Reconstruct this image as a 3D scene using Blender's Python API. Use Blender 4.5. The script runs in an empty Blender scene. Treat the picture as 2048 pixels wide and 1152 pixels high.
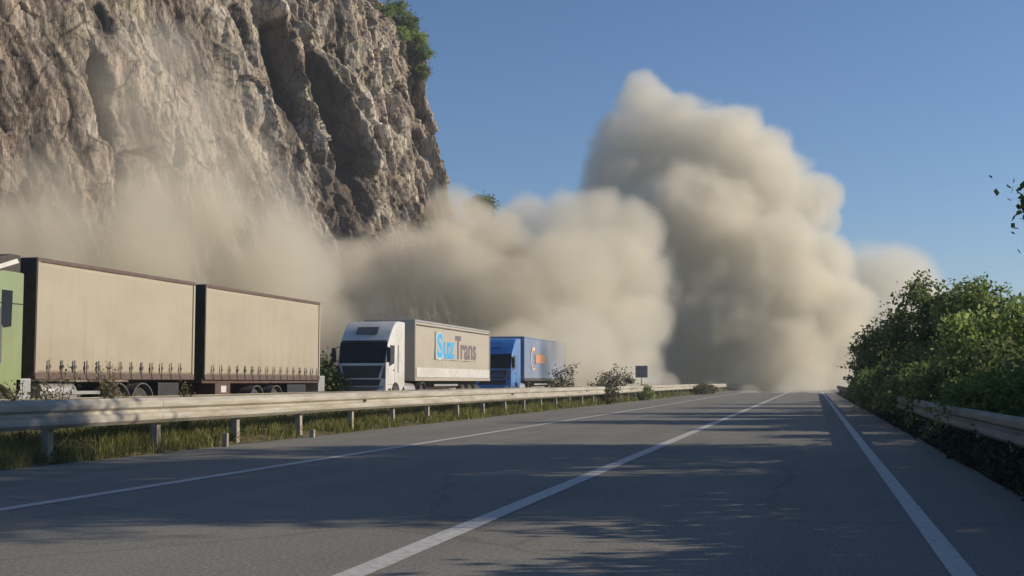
import bpy, bmesh, math, random
import numpy as np
from mathutils import Vector, Matrix

# ------------------------------------------------------------------ camera, world, sun, exposure
SC = bpy.context.scene
COL = SC.collection
R = math.radians
FPX, PITCH, YAW, CAMH = 2500.0, R(4.2778), R(13.546), 1.15      # focal length in pixels of the 2048 px photograph
cam_d = bpy.data.cameras.new('camera')
cam_d.sensor_width = 36.0
cam_d.lens = 36.0 * FPX / 2048.0
cam_d.clip_start, cam_d.clip_end = 0.1, 6000.0
cam = bpy.data.objects.new('camera', cam_d)
cam.location = (0, 0, CAMH)
cam.rotation_euler = (math.pi / 2 + PITCH, 0, YAW)
COL.objects.link(cam)
SC.camera = cam

SUN_AZ, SUN_EL = R(71), R(22.5)          # clockwise from +Y (the way the road runs)
w = bpy.data.worlds.new('World'); SC.world = w
w.use_nodes = True
nt = w.node_tree
sky = nt.nodes.new('ShaderNodeTexSky')
sky.sky_type = 'NISHITA'; sky.sun_disc = False
sky.sun_elevation, sky.sun_rotation = SUN_EL, SUN_AZ
sky.altitude = 300; sky.air_density = 1.0; sky.dust_density = 0.3; sky.ozone_density = 6.5
nt.nodes['Background'].inputs['Strength'].default_value = 0.100
nt.links.new(sky.outputs[0], nt.nodes['Background'].inputs['Color'])
sd = bpy.data.lights.new('sun', 'SUN')
sd.energy, sd.angle, sd.color = 4.9, R(0.53), (1.0, 0.87, 0.69)
sun = bpy.data.objects.new('sun', sd); COL.objects.link(sun)
S = Vector((math.sin(SUN_AZ) * math.cos(SUN_EL), math.cos(SUN_AZ) * math.cos(SUN_EL), math.sin(SUN_EL)))
sun.rotation_euler = S.to_track_quat('Z', 'Y').to_euler()
sun.location = (60, 10, 40)
SC.view_settings.view_transform = 'Standard'
SC.view_settings.look = 'None'
SC.view_settings.exposure = 0.06
SC.view_settings.gamma = 1.0
cy = SC.cycles
cy.volume_bounces = 4; cy.max_bounces = 10; cy.diffuse_bounces = 3; cy.transparent_max_bounces = 8
cy.volume_max_steps = 512
cy.use_denoising = True
cy.use_adaptive_sampling = True

# ------------------------------------------------------------------ helpers
rng = np.random.default_rng(7)
random.seed(7)
_fw = Vector((-math.sin(YAW) * math.cos(PITCH), math.cos(YAW) * math.cos(PITCH), math.sin(PITCH)))
_rt = Vector((math.cos(YAW), math.sin(YAW), 0))
_up = _rt.cross(_fw)
def at(px, py, d):                      # photograph pixel + distance along the view axis -> point in the place
    return Vector((0, 0, CAMH)) + (_fw + _rt * ((px - 1024) / FPX) + _up * ((576 - py) / FPX)) * d

def tag(o, label=None, cat=None, group=None, kind=None):
    if label: o['label'] = label
    if cat: o['category'] = cat
    if group: o['group'] = group
    if kind: o['kind'] = kind
    return o

def empty(name, loc=(0, 0, 0), rz=0.0):
    o = bpy.data.objects.new(name, None); COL.objects.link(o)
    o.empty_display_size = 0.3
    o.location = loc; o.rotation_euler = (0, 0, rz)
    return o

def link_mesh(name, me, parent=None, loc=None):
    o = bpy.data.objects.new(name, me); COL.objects.link(o)
    if parent is not None: o.parent = parent
    if loc is not None: o.location = loc
    return o

def children(o): return [c for c in bpy.data.objects if c.parent == o]
def copy_tree(o, parent=None):
    c = o.copy(); COL.objects.link(c)
    if parent is not None: c.parent = parent
    for ch in children(o): copy_tree(ch, c)
    return c

class MB:
    """collects vertices and faces of one mesh"""
    def __init__(s): s.v, s.f = [], []
    def add(s, vs, fs):
        n = len(s.v); s.v += [tuple(v) for v in vs]; s.f += [tuple(i + n for i in f) for f in fs]; return s
    def box(s, x0, x1, y0, y1, z0, z1):
        vs = [(x, y, z) for z in (z0, z1) for y in (y0, y1) for x in (x0, x1)]
        return s.add(vs, [(0, 2, 3, 1), (4, 5, 7, 6), (0, 1, 5, 4), (2, 6, 7, 3), (0, 4, 6, 2), (1, 3, 7, 5)])
    def tube(s, p0, p1, r0, r1=None, n=8, cap=True):
        p0, p1 = Vector(p0), Vector(p1); r1 = r0 if r1 is None else r1
        d = (p1 - p0).normalized(); a = d.orthogonal().normalized(); b = d.cross(a)
        vs = []
        for p, r in ((p0, r0), (p1, r1)):
            for k in range(n):
                t = 2 * math.pi * k / n
                vs.append(p + (a * math.cos(t) + b * math.sin(t)) * r)
        fs = [(k, (k + 1) % n, n + (k + 1) % n, n + k) for k in range(n)]
        if cap: fs += [tuple(range(n))[::-1], tuple(range(n, 2 * n))]
        return s.add(vs, fs)
    def path(s, pts, rs, n=6):
        for i in range(len(pts) - 1): s.tube(pts[i], pts[i + 1], rs[i], rs[i + 1], n, True)
        return s
    def prism(s, prof, axis, a0, a1):
        """profile polygon (2-D) extruded along axis 0/1/2; the profile holds the other two coordinates in order"""
        def mk(p, a):
            q = list(p); q.insert(axis, a); return tuple(q)
        n = len(prof)
        vs = [mk(p, a0) for p in prof] + [mk(p, a1) for p in prof]
        fs = [(k, (k + 1) % n, n + (k + 1) % n, n + k) for k in range(n)]
        fs += [tuple(range(n))[::-1], tuple(range(n, 2 * n))]
        return s.add(vs, fs)
    def lathe(s, c, axis, prof, n=24):
        """prof: list of (offset along axis, radius); axis 0 = x"""
        c = Vector(c); vs = []
        for (o, r) in prof:
            for k in range(n):
                t = 2 * math.pi * k / n
                v = [0, 0, 0]; v[axis] = o; v[(axis + 1) % 3] = r * math.cos(t); v[(axis + 2) % 3] = r * math.sin(t)
                vs.append(c + Vector(v))
        fs = []
        for j in range(len(prof) - 1):
            for k in range(n):
                fs.append((j * n + k, j * n + (k + 1) % n, (j + 1) * n + (k + 1) % n, (j + 1) * n + k))
        fs += [tuple(range(n))[::-1], tuple(range((len(prof) - 1) * n, len(prof) * n))]
        return s.add(vs, fs)
    def build(s, name, m, parent=None, bev=0.0, smooth=False, seg=2):
        me = bpy.data.meshes.new(name)
        me.from_pydata(s.v, [], s.f)
        bm = bmesh.new(); bm.from_mesh(me)
        bmesh.ops.recalc_face_normals(bm, faces=bm.faces)
        if bev > 0:
            ed = [e for e in bm.edges if len(e.link_faces) == 2 and e.calc_face_angle(0) > 0.5]
            bmesh.ops.bevel(bm, geom=ed, offset=bev, segments=seg, affect='EDGES', profile=0.6, clamp_overlap=True)
        bm.to_mesh(me); bm.free()
        if m is not None: me.materials.append(m)
        if smooth:
            me.polygons.foreach_set('use_smooth', [True] * len(me.polygons))
            try: me.set_sharp_from_angle(angle=R(40))
            except Exception: pass
        return link_mesh(name, me, parent)

def quick_mesh(name, V, F, m, parent=None, smooth=False):
    """numpy vertices (n,3) and faces (k,3|4)"""
    V = np.asarray(V, dtype=np.float32); F = np.asarray(F, dtype=np.int32)
    me = bpy.data.meshes.new(name)
    me.vertices.add(len(V)); me.vertices.foreach_set('co', V.ravel())
    k = F.shape[1]
    me.loops.add(F.size); me.loops.foreach_set('vertex_index', F.ravel())
    me.polygons.add(len(F))
    me.polygons.foreach_set('loop_start', np.arange(0, F.size, k, dtype=np.int32))
    me.polygons.foreach_set('loop_total', np.full(len(F), k, dtype=np.int32))
    if smooth: me.polygons.foreach_set('use_smooth', np.ones(len(F), dtype=bool))
    me.update(calc_edges=True); me.validate()
    if m is not None: me.materials.append(m)
    return link_mesh(name, me, parent)

# numpy gradient noise -------------------------------------------------------
_perm = rng.permutation(512).astype(np.int64)
_perm = np.concatenate([_perm, _perm, _perm])
_grad = rng.normal(size=(512, 3)); _grad /= np.linalg.norm(_grad, axis=1)[:, None]
def pnoise(x, y, z=0.0):
    x, y, z = np.broadcast_arrays(np.asarray(x, float), np.asarray(y, float), np.asarray(z, float))
    xi, yi, zi = np.floor(x).astype(np.int64), np.floor(y).astype(np.int64), np.floor(z).astype(np.int64)
    xf, yf, zf = x - xi, y - yi, z - zi
    fd = lambda t: t * t * t * (t * (t * 6 - 15) + 10)
    u, v, w_ = fd(xf), fd(yf), fd(zf)
    out = 0
    for dx in (0, 1):
        for dy in (0, 1):
            for dz in (0, 1):
                h = _perm[(_perm[(_perm[(xi + dx) & 511] + yi + dy) & 511] + zi + dz) & 511]
                g = _grad[h]
                d = g[..., 0] * (xf - dx) + g[..., 1] * (yf - dy) + g[..., 2] * (zf - dz)
                out = out + d * (u if dx else 1 - u) * (v if dy else 1 - v) * (w_ if dz else 1 - w_)
    return out * 1.5
def fbm(x, y, z=0.0, o=4, g=0.5):
    t, a, s = 0, 1.0, 1.0
    for _ in range(o):
        t = t + a * pnoise(x * s, y * s, z * s + 3.7 * _); a *= g; s *= 2.03
    return t
def ridged(x, y, z=0.0, o=4, g=0.5):
    t, a, s = 0, 1.0, 1.0
    for _ in range(o):
        t = t + a * (1 - 2 * np.abs(pnoise(x * s, y * s, z * s + 5.1 * _))); a *= g; s *= 2.1
    return t
def sstep(a, b, x):
    t = np.clip((x - a) / (b - a), 0, 1); return t * t * (3 - 2 * t)

# materials ------------------------------------------------------------------
def nodes_of(name):
    m = bpy.data.materials.new(name); m.use_nodes = True
    return m, m.node_tree, m.node_tree.nodes['Principled BSDF']
def N(t, kind, **kw):
    n = t.nodes.new(kind)
    for k, v in kw.items():
        if k in n.inputs and not hasattr(n, k): n.inputs[k].default_value = v
        else:
            try: setattr(n, k, v)
            except Exception: n.inputs[k].default_value = v
    return n
def ramp(t, src, stops):
    r = t.nodes.new('ShaderNodeValToRGB')
    el = r.color_ramp.elements
    while len(el) < len(stops): el.new(0.5)
    for e, (p, c) in zip(el, stops): e.position = p; e.color = (*c, 1)
    t.links.new(src, r.inputs[0]); return r
def mat(name, c, rough=0.5, metal=0.0, c2=None, scale=4.0, bump=0.0, bscale=30.0, stretch=(1, 1, 1), coat=0.0, spec=0.5):
    """paint, metal, rubber ...: base colour broken up by dirt-like noise"""
    m, t, b = nodes_of(name)
    tc = N(t, 'ShaderNodeTexCoord'); mp = N(t, 'ShaderNodeMapping'); mp.inputs['Scale'].default_value = stretch
    t.links.new(tc.outputs['Object'], mp.inputs[0])
    n1 = N(t, 'ShaderNodeTexNoise'); n1.inputs['Scale'].default_value = scale; n1.inputs['Detail'].default_value = 6; n1.inputs['Roughness'].default_value = .65
    t.links.new(mp.outputs[0], n1.inputs[0])
    c2 = c2 or tuple(x * 0.8 for x in c)
    r = ramp(t, n1.outputs[0], [(0.38, c), (0.72, c2)])
    t.links.new(r.outputs[0], b.inputs['Base Color'])
    b.inputs['Roughness'].default_value = rough; b.inputs['Metallic'].default_value = metal
    b.inputs['Coat Weight'].default_value = coat; b.inputs['Specular IOR Level'].default_value = spec
    if bump > 0:
        n2 = N(t, 'ShaderNodeTexNoise'); n2.inputs['Scale'].default_value = bscale; n2.inputs['Detail'].default_value = 4
        t.links.new(mp.outputs[0], n2.inputs[0])
        bp = N(t, 'ShaderNodeBump'); bp.inputs['Strength'].default_value = bump; bp.inputs['Distance'].default_value = 0.02
        t.links.new(n2.outputs[0], bp.inputs['Height']); t.links.new(bp.outputs[0], b.inputs['Normal'])
    return m
def leaf_mat(name, dark, light, trans=0.35):
    """leaves: colour differs from leaf clump to leaf clump, some light passes through"""
    m, t, b = nodes_of(name)
    g = N(t, 'ShaderNodeNewGeometry'); tc = N(t, 'ShaderNodeTexCoord')
    n1 = N(t, 'ShaderNodeTexNoise'); n1.inputs['Scale'].default_value = 1.6; n1.inputs['Detail'].default_value = 3
    t.links.new(tc.outputs['Object'], n1.inputs[0])
    ad = N(t, 'ShaderNodeMath', operation='MULTIPLY_ADD'); ad.inputs[1].default_value = 0.45; 
    t.links.new(g.outputs['Random Per Island'], ad.inputs[0]); 
    sb = N(t, 'ShaderNodeMath', operation='SUBTRACT'); sb.inputs[1].default_value = 0.22
    t.links.new(n1.outputs[0], sb.inputs[0]); t.links.new(sb.outputs[0], ad.inputs[2])
    r = ramp(t, ad.outputs[0], [(0.2, dark), (0.75, light)])
    t.links.new(r.outputs[0], b.inputs['Base Color']); b.inputs['Roughness'].default_value = 0.55
    b.inputs['Specular IOR Level'].default_value = 0.3
    tr = N(t, 'ShaderNodeBsdfTranslucent'); t.links.new(r.outputs[0], tr.inputs[0])
    mx = N(t, 'ShaderNodeMixShader'); mx.inputs[0].default_value = trans
    t.links.new(b.outputs[0], mx.inputs[1]); t.links.new(tr.outputs[0], mx.inputs[2])
    t.links.new(mx.outputs[0], t.nodes['Material Output'].inputs['Surface'])
    return m
# ------------------------------------------------------------------ ground, road, markings
def ground_mat(name, stops, scale, bump=0.6):
    m, t, b = nodes_of(name)
    tc = N(t, 'ShaderNodeTexCoord')
    n1 = N(t, 'ShaderNodeTexNoise'); n1.inputs['Scale'].default_value = scale; n1.inputs['Detail'].default_value = 8; n1.inputs['Roughness'].default_value = .7
    t.links.new(tc.outputs['Object'], n1.inputs[0])
    r = ramp(t, n1.outputs[0], stops); t.links.new(r.outputs[0], b.inputs['Base Color'])
    b.inputs['Roughness'].default_value = 0.95; b.inputs['Specular IOR Level'].default_value = 0.15
    n2 = N(t, 'ShaderNodeTexNoise'); n2.inputs['Scale'].default_value = 9; n2.inputs['Detail'].default_value = 6
    t.links.new(tc.outputs['Object'], n2.inputs[0])
    bp = N(t, 'ShaderNodeBump'); bp.inputs['Strength'].default_value = bump; bp.inputs['Distance'].default_value = 0.08
    t.links.new(n2.outputs[0], bp.inputs['Height']); t.links.new(bp.outputs[0], b.inputs['Normal'])
    return m
def asphalt_mat(name, c1, c2):
    m, t, b = nodes_of(name)
    tc = N(t, 'ShaderNodeTexCoord')
    mp = N(t, 'ShaderNodeMapping'); mp.inputs['Scale'].default_value = (1.1, 0.05, 1); t.links.new(tc.outputs['Object'], mp.inputs[0])
    n1 = N(t, 'ShaderNodeTexNoise'); n1.inputs['Scale'].default_value = 1.0; n1.inputs['Detail'].default_value = 5; t.links.new(mp.outputs[0], n1.inputs[0])
    n3 = N(t, 'ShaderNodeTexNoise'); n3.inputs['Scale'].default_value = 0.35; n3.inputs['Detail'].default_value = 7; n3.inputs['Roughness'].default_value = .7; t.links.new(tc.outputs['Object'], n3.inputs[0])
    n2 = N(t, 'ShaderNodeTexNoise'); n2.inputs['Scale'].default_value = 34; n2.inputs['Detail'].default_value = 3; t.links.new(tc.outputs['Object'], n2.inputs[0])
    a = N(t, 'ShaderNodeMath', operation='MULTIPLY_ADD'); a.inputs[1].default_value = 0.5; t.links.new(n1.outputs[0], a.inputs[0])
    h = N(t, 'ShaderNodeMath', operation='MULTIPLY'); h.inputs[1].default_value = 0.5; t.links.new(n3.outputs[0], h.inputs[0]); t.links.new(h.outputs[0], a.inputs[2])
    r = ramp(t, a.outputs[0], [(0.36, c1), (0.64, c2)])
    mx = N(t, 'ShaderNodeMix', data_type='RGBA', blend_type='OVERLAY'); mx.inputs[0].default_value = 0.7
    t.links.new(r.outputs[0], mx.inputs[6]); t.links.new(n2.outputs[0], mx.inputs[7])
    # fine transverse and wandering cracks, sealed with bitumen
    vo = N(t, 'ShaderNodeTexVoronoi', feature='DISTANCE_TO_EDGE'); vo.inputs['Scale'].default_value = 0.16
    dn = N(t, 'ShaderNodeTexNoise'); dn.inputs['Scale'].default_value = 0.9; dn.inputs['Detail'].default_value = 4
    t.links.new(tc.outputs['Object'], dn.inputs[0])
    dm = N(t, 'ShaderNodeMix', data_type='RGBA', blend_type='LINEAR_LIGHT'); dm.inputs[0].default_value = 0.35
    t.links.new(tc.outputs['Object'], dm.inputs[6]); t.links.new(dn.outputs[1], dm.inputs[7]); t.links.new(dm.outputs[2], vo.inputs[0])
    cr = N(t, 'ShaderNodeMapRange'); cr.inputs[1].default_value = 0.002; cr.inputs[2].default_value = 0.008; cr.inputs[3].default_value = 0.82; cr.inputs[4].default_value = 1.0
    t.links.new(vo.outputs[0], cr.inputs[0])
    mc = N(t, 'ShaderNodeMix', data_type='RGBA', blend_type='MULTIPLY'); mc.inputs[0].default_value = 1
    t.links.new(mx.outputs[2], mc.inputs[6]); t.links.new(cr.outputs[0], mc.inputs[7])
    t.links.new(mc.outputs[2], b.inputs['Base Color'])
    b.inputs['Roughness'].default_value = 0.85; b.inputs['Specular IOR Level'].default_value = 0.25
    bp = N(t, 'ShaderNodeBump'); bp.inputs['Strength'].default_value = 0.35; bp.inputs['Distance'].default_value = 0.01
    t.links.new(n2.outputs[0], bp.inputs['Height']); t.links.new(bp.outputs[0], b.inputs['Normal'])
    return m
def paint_mat():
    m, t, b = nodes_of('road_paint')
    tc = N(t, 'ShaderNodeTexCoord')
    n1 = N(t, 'ShaderNodeTexNoise'); n1.inputs['Scale'].default_value = 14; n1.inputs['Detail'].default_value = 8; n1.inputs['Roughness'].default_value = .75
    t.links.new(tc.outputs['Object'], n1.inputs[0])
    r = ramp(t, n1.outputs[0], [(0.42, (0.56, 0.54, 0.50)), (0.58, (0.42, 0.405, 0.38)), (0.70, (0.20, 0.195, 0.18))])
    t.links.new(r.outputs[0], b.inputs['Base Color']); b.inputs['Roughness'].default_value = 0.7
    return m
M_EARTH = ground_mat('dry_earth', [(0.3, (0.10, 0.085, 0.055)), (0.5, (0.17, 0.145, 0.095)), (0.7, (0.24, 0.21, 0.15))], 0.6)
M_VERGE = ground_mat('verge_soil', [(0.3, (0.055, 0.055, 0.022)), (0.5, (0.11, 0.095, 0.045)), (0.72, (0.20, 0.16, 0.09))], 1.3)
M_SOIL_SH = ground_mat('shade_toned_soil', [(0.3, (0.012, 0.013, 0.007)), (0.55, (0.022, 0.022, 0.012)), (0.75, (0.04, 0.036, 0.022))], 2.0)  # soil coloured nearly black to carry the shade below rail and bushes
M_ASPH = asphalt_mat('asphalt', (0.172, 0.164, 0.142), (0.232, 0.220, 0.190))
M_ASPH2 = asphalt_mat('asphalt_dusty', (0.20, 0.185, 0.16), (0.27, 0.25, 0.21))
M_PAINT = paint_mat()

def sheet(name, xs, y0, y1, zf, m, ny=2, kind='structure', wob=0.0, parent=None):
    """a strip of ground: columns at xs, rows from y0 to y1"""
    ys = np.linspace(y0, y1, ny)
    Xg, Yg = np.meshgrid(np.array(xs, float), ys)
    Zg = zf(Xg, Yg) if callable(zf) else np.full(Xg.shape, float(zf))
    if wob: Xg = Xg + wob * pnoise(Yg * 0.4, Xg * 0.3)
    nx = len(xs)
    V = np.stack([Xg, Yg, Zg], -1).reshape(-1, 3)
    i = (np.arange(ny - 1)[:, None] * nx + np.arange(nx - 1)[None, :]).ravel()
    F = np.stack([i, i + 1, i + nx + 1, i + nx], -1)
    o = quick_mesh(name, V, F, m, parent, smooth=True)
    if kind: o['kind'] = kind
    return o
sheet('ground', np.linspace(-1180, 1180, 3), -680, 1980, -0.03, M_EARTH, 3)
sheet('road', [-10.45, -7, -3, 0, 2.15], -30, 230, 0.0, M_ASPH, 40)
sheet('opposite_road', [-26.0, -20, -13.1], -30, 230, -0.004, M_ASPH2, 30)
_vx = np.linspace(-13.2, -10.3, 24)
def verge_z(X, Y):
    t = np.clip((X + 13.2) / 2.9, 0, 1)
    return 0.006 + 0.20 * np.sin(np.pi * t) ** 0.7 + 0.10 * fbm(X * 0.9, Y * 0.5, 0, 3) * np.sin(np.pi * t)
sheet('median_verge', _vx, 4, 200, verge_z, M_VERGE, 500, wob=0.10)
_rx = np.concatenate([np.linspace(2.0, 4.0, 8), np.linspace(5, 24, 10)])
def bank_z(X, Y): return 0.006 + np.clip(X - 2.0, 0, 3) * 0.06 + 0.12 * fbm(X * 0.7, Y * 0.4, 0, 3) * np.clip(X - 2.05, 0, 1)
sheet('roadside_bank', _rx, -30, 220, bank_z, M_SOIL_SH, 260, wob=0.06)

def marking(x0, x1, y0, y1):
    n = max(2, int((y1 - y0) / 0.5))
    ys = np.linspace(y0, y1, n)
    j0, j1 = 0.0015 * rng.normal(size=n), 0.0015 * rng.normal(size=n)
    V = np.concatenate([np.stack([x0 + j0, ys, np.full(n, 0.005)], -1), np.stack([x1 + j1, ys, np.full(n, 0.005)], -1)])
    i = np.arange(n - 1); F = np.stack([i, i + n, i + n + 1, i + 1], -1)
    o = quick_mesh('road_marking', V, F, M_PAINT); o['kind'] = 'structure'
marking(-7.20, -7.03, -20, 200)
marking(-2.79, -2.60, -20, 200)
marking(0.77, 0.92, -20, 200)

# ------------------------------------------------------------------ cliff
def cliff_mat():
    m, t, b = nodes_of('cliff_rock')
    tc = N(t, 'ShaderNodeTexCoord'); at_ = N(t, 'ShaderNodeAttribute', attribute_name='tone')
    at2 = N(t, 'ShaderNodeAttribute', attribute_name='dark_patch')
    mp = N(t, 'ShaderNodeMapping'); mp.inputs['Rotation'].default_value = (0, R(-24), R(-30)); mp.inputs['Scale'].default_value = (1.0, 1.0, 0.20)
    t.links.new(tc.outputs['Object'], mp.inputs[0])
    n1 = N(t, 'ShaderNodeTexNoise'); n1.inputs['Scale'].default_value = 2.1; n1.inputs['Detail'].default_value = 10; n1.inputs['Roughness'].default_value = .78
    t.links.new(mp.outputs[0], n1.inputs[0])
    n2 = N(t, 'ShaderNodeTexNoise'); n2.inputs['Scale'].default_value = 0.22; n2.inputs['Detail'].default_value = 5
    t.links.new(tc.outputs['Object'], n2.inputs[0])
    s = N(t, 'ShaderNodeMath', operation='MULTIPLY_ADD'); s.inputs[1].default_value = 1.35
    t.links.new(n1.outputs[0], s.inputs[0]); t.links.new(at_.outputs['Fac'], s.inputs[2])
    r = ramp(t, s.outputs[0], [(0.20, (0.075, 0.063, 0.056)), (0.34, (0.18, 0.15, 0.128)), (0.48, (0.31, 0.262, 0.220)), (0.64, (0.44, 0.38, 0.32)), (0.82, (0.62, 0.55, 0.47))])
    r2 = ramp(t, n2.outputs[0], [(0.38, (1.0, 0.93, 0.84)), (0.52, (0.92, 0.92, 0.90)), (0.66, (0.92, 0.94, 0.82))])
    mx = N(t, 'ShaderNodeMix', data_type='RGBA', blend_type='MULTIPLY'); mx.inputs[0].default_value = 0.8
    t.links.new(r.outputs[0], mx.inputs[6]); t.links.new(r2.outputs[0], mx.inputs[7])
    # hairline fractures
    mp2 = N(t, 'ShaderNodeMapping'); mp2.inputs['Rotation'].default_value = (0, R(-20), R(-30)); mp2.inputs['Scale'].default_value = (1.0, 1.0, 0.42)
    dn = N(t, 'ShaderNodeMix', data_type='RGBA', blend_type='LINEAR_LIGHT'); dn.inputs[0].default_value = 0.5
    t.links.new(tc.outputs['Object'], dn.inputs[6]); t.links.new(n1.outputs[1], dn.inputs[7]); t.links.new(dn.outputs[2], mp2.inputs[0])
    fr = None
    for sc_, wd in ((0.30, .018), (0.85, .022)):
        vo = N(t, 'ShaderNodeTexVoronoi', feature='DISTANCE_TO_EDGE'); vo.inputs['Scale'].default_value = sc_; t.links.new(mp2.outputs[0], vo.inputs[0])
        cr = N(t, 'ShaderNodeMapRange'); cr.inputs[1].default_value = wd * .3; cr.inputs[2].default_value = wd * 1.6; cr.inputs[3].default_value = 0.30; cr.inputs[4].default_value = 1.0
        t.links.new(vo.outputs[0], cr.inputs[0])
        mm = N(t, 'ShaderNodeMix', data_type='RGBA', blend_type='MULTIPLY'); mm.inputs[0].default_value = .9
        t.links.new((fr or mx).outputs[2], mm.inputs[6]); t.links.new(cr.outputs[0], mm.inputs[7]); fr = mm
    mx = fr
    # darker rock patches with ragged edges
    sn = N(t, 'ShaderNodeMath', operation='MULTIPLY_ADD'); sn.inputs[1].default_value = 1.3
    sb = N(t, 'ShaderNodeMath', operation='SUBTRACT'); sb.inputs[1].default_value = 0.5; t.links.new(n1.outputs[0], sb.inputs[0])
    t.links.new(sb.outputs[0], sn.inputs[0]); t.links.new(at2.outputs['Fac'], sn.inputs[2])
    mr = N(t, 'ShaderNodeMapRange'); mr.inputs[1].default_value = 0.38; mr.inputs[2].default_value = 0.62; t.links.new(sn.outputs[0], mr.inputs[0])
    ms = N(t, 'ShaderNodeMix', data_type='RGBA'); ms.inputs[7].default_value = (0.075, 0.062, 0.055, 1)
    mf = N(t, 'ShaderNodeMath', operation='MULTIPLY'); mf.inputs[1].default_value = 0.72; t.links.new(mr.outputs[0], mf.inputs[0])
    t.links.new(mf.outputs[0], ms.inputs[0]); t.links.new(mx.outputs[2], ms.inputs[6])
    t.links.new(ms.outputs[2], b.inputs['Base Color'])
    b.inputs['Roughness'].default_value = 0.95; b.inputs['Specular IOR Level'].default_value = 0.1
    n3 = N(t, 'ShaderNodeTexNoise'); n3.inputs['Scale'].default_value = 3.6; n3.inputs['Detail'].default_value = 6; n3.inputs['Roughness'].default_value = .7
    t.links.new(mp.outputs[0], n3.inputs[0])
    bp = N(t, 'ShaderNodeBump'); bp.inputs['Strength'].default_value = 1.0; bp.inputs['Distance'].default_value = 0.22
    t.links.new(n3.outputs[0], bp.inputs['Height']); t.links.new(bp.outputs[0], b.inputs['Normal'])
    return m
# plan of the foot of the cliff: along the road, then round the corner and back
CP = np.array([(-62.0, 48.0), (-60.0, 66.0), (-55.5, 82.0), (-47.8, 106.7), (-39.0, 127.0), (-34.6, 135.0), (-34.8, 141.0), (-41, 150), (-60, 168), (-92, 192)])
def smooth_path(P, n):
    d = np.concatenate([[0], np.cumsum(np.linalg.norm(np.diff(P, axis=0), axis=1))])
    f = np.linspace(0, d[-1], 4000)
    Q = np.stack([np.interp(f, d, P[:, k]) for k in (0, 1)], -1)
    k = np.hanning(181); k /= k.sum()
    Qp = np.concatenate([np.repeat(Q[:1], 90, 0), Q, np.repeat(Q[-1:], 90, 0)])
    Q = np.stack([np.convolve(Qp[:, j], k, 'valid') for j in (0, 1)], -1)
    return Q, f
_Q, _S = smooth_path(CP, 0)
def cliff_frame(s):
    P = np.stack([np.interp(s, _S, _Q[:, k]) for k in (0, 1)], -1)
    T = np.stack([np.interp(s + .5, _S, _Q[:, k]) - np.interp(s - .5, _S, _Q[:, k]) for k in (0, 1)], -1)
    T /= np.linalg.norm(T, axis=-1, keepdims=True) + 1e-9
    return P, np.stack([T[..., 1], -T[..., 0]], -1)          # normal looks to the road
def lean(s, z):
    base = np.interp(z, [0, 15, 22, 26, 34, 39, 70], [0, 3.4, 4.9, 5.7, 7.2, 7.6, 11.0])
    zt = np.interp(s, [0, 60, 84, 100, 140], [64, 58, 47.0, 46.0, 42])
    top = np.clip((z - (zt - 8)) / 8, 0, 1.6)
    return base + 6.5 * top ** 2.4
# (points along the cliff (metres along it, height), half width, depth / height / darkness)
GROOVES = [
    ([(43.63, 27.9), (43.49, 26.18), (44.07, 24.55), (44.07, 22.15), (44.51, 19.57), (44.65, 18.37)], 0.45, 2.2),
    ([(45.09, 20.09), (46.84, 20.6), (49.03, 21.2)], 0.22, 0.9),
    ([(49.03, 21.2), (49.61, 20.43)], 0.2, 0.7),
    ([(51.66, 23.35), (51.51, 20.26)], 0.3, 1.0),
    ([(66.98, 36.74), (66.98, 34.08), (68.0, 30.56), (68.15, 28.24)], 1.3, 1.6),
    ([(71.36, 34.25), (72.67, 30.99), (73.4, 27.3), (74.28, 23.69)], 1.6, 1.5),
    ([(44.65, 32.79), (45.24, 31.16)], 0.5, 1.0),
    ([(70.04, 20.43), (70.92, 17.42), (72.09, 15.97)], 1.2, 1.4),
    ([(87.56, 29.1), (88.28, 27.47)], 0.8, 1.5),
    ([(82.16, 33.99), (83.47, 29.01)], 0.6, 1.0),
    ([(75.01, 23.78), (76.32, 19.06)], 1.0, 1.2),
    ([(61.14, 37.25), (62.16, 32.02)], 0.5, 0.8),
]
RIDGES = [
    ([(66.1, 38.88), (67.86, 36.39), (68.88, 33.99), (69.61, 30.39), (70.34, 26.78), (71.21, 23.26), (70.04, 19.4)], 1.1, 2.0),
    ([(69.75, 37.34), (72.52, 35.02), (75.3, 31.42), (76.76, 27.9), (78.07, 24.21)], 0.9, 1.5),
    ([(76.17, 34.42), (78.8, 31.59), (80.7, 27.38)], 0.7, 1.0),
    ([(62.46, 30.56), (63.33, 27.64), (64.5, 25.32)], 0.5, 0.9),
    ([(47.28, 28.5), (49.91, 26.78), (52.24, 24.46), (53.99, 22.06)], 3.0, 1.0),
    ([(48.01, 32.79), (49.76, 29.1)], 0.8, 0.8),
    ([(82.16, 39.66), (84.2, 35.54)], 1.0, 0.8),
    ([(59.68, 35.88), (60.85, 31.16), (62.02, 26.87)], 1.2, 0.9),
]
DARK_PATCHES = [
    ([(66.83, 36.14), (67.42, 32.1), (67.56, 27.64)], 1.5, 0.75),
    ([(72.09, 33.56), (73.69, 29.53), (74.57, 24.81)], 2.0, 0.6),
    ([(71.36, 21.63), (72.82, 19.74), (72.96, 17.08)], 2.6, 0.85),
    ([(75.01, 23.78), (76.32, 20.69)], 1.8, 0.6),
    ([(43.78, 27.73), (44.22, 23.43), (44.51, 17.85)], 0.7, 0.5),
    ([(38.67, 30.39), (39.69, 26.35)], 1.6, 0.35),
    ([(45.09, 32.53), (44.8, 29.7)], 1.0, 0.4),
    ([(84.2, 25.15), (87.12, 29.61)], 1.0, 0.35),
    ([(55.89, 33.91), (56.91, 32.62)], 1.2, 0.25),
]

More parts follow.
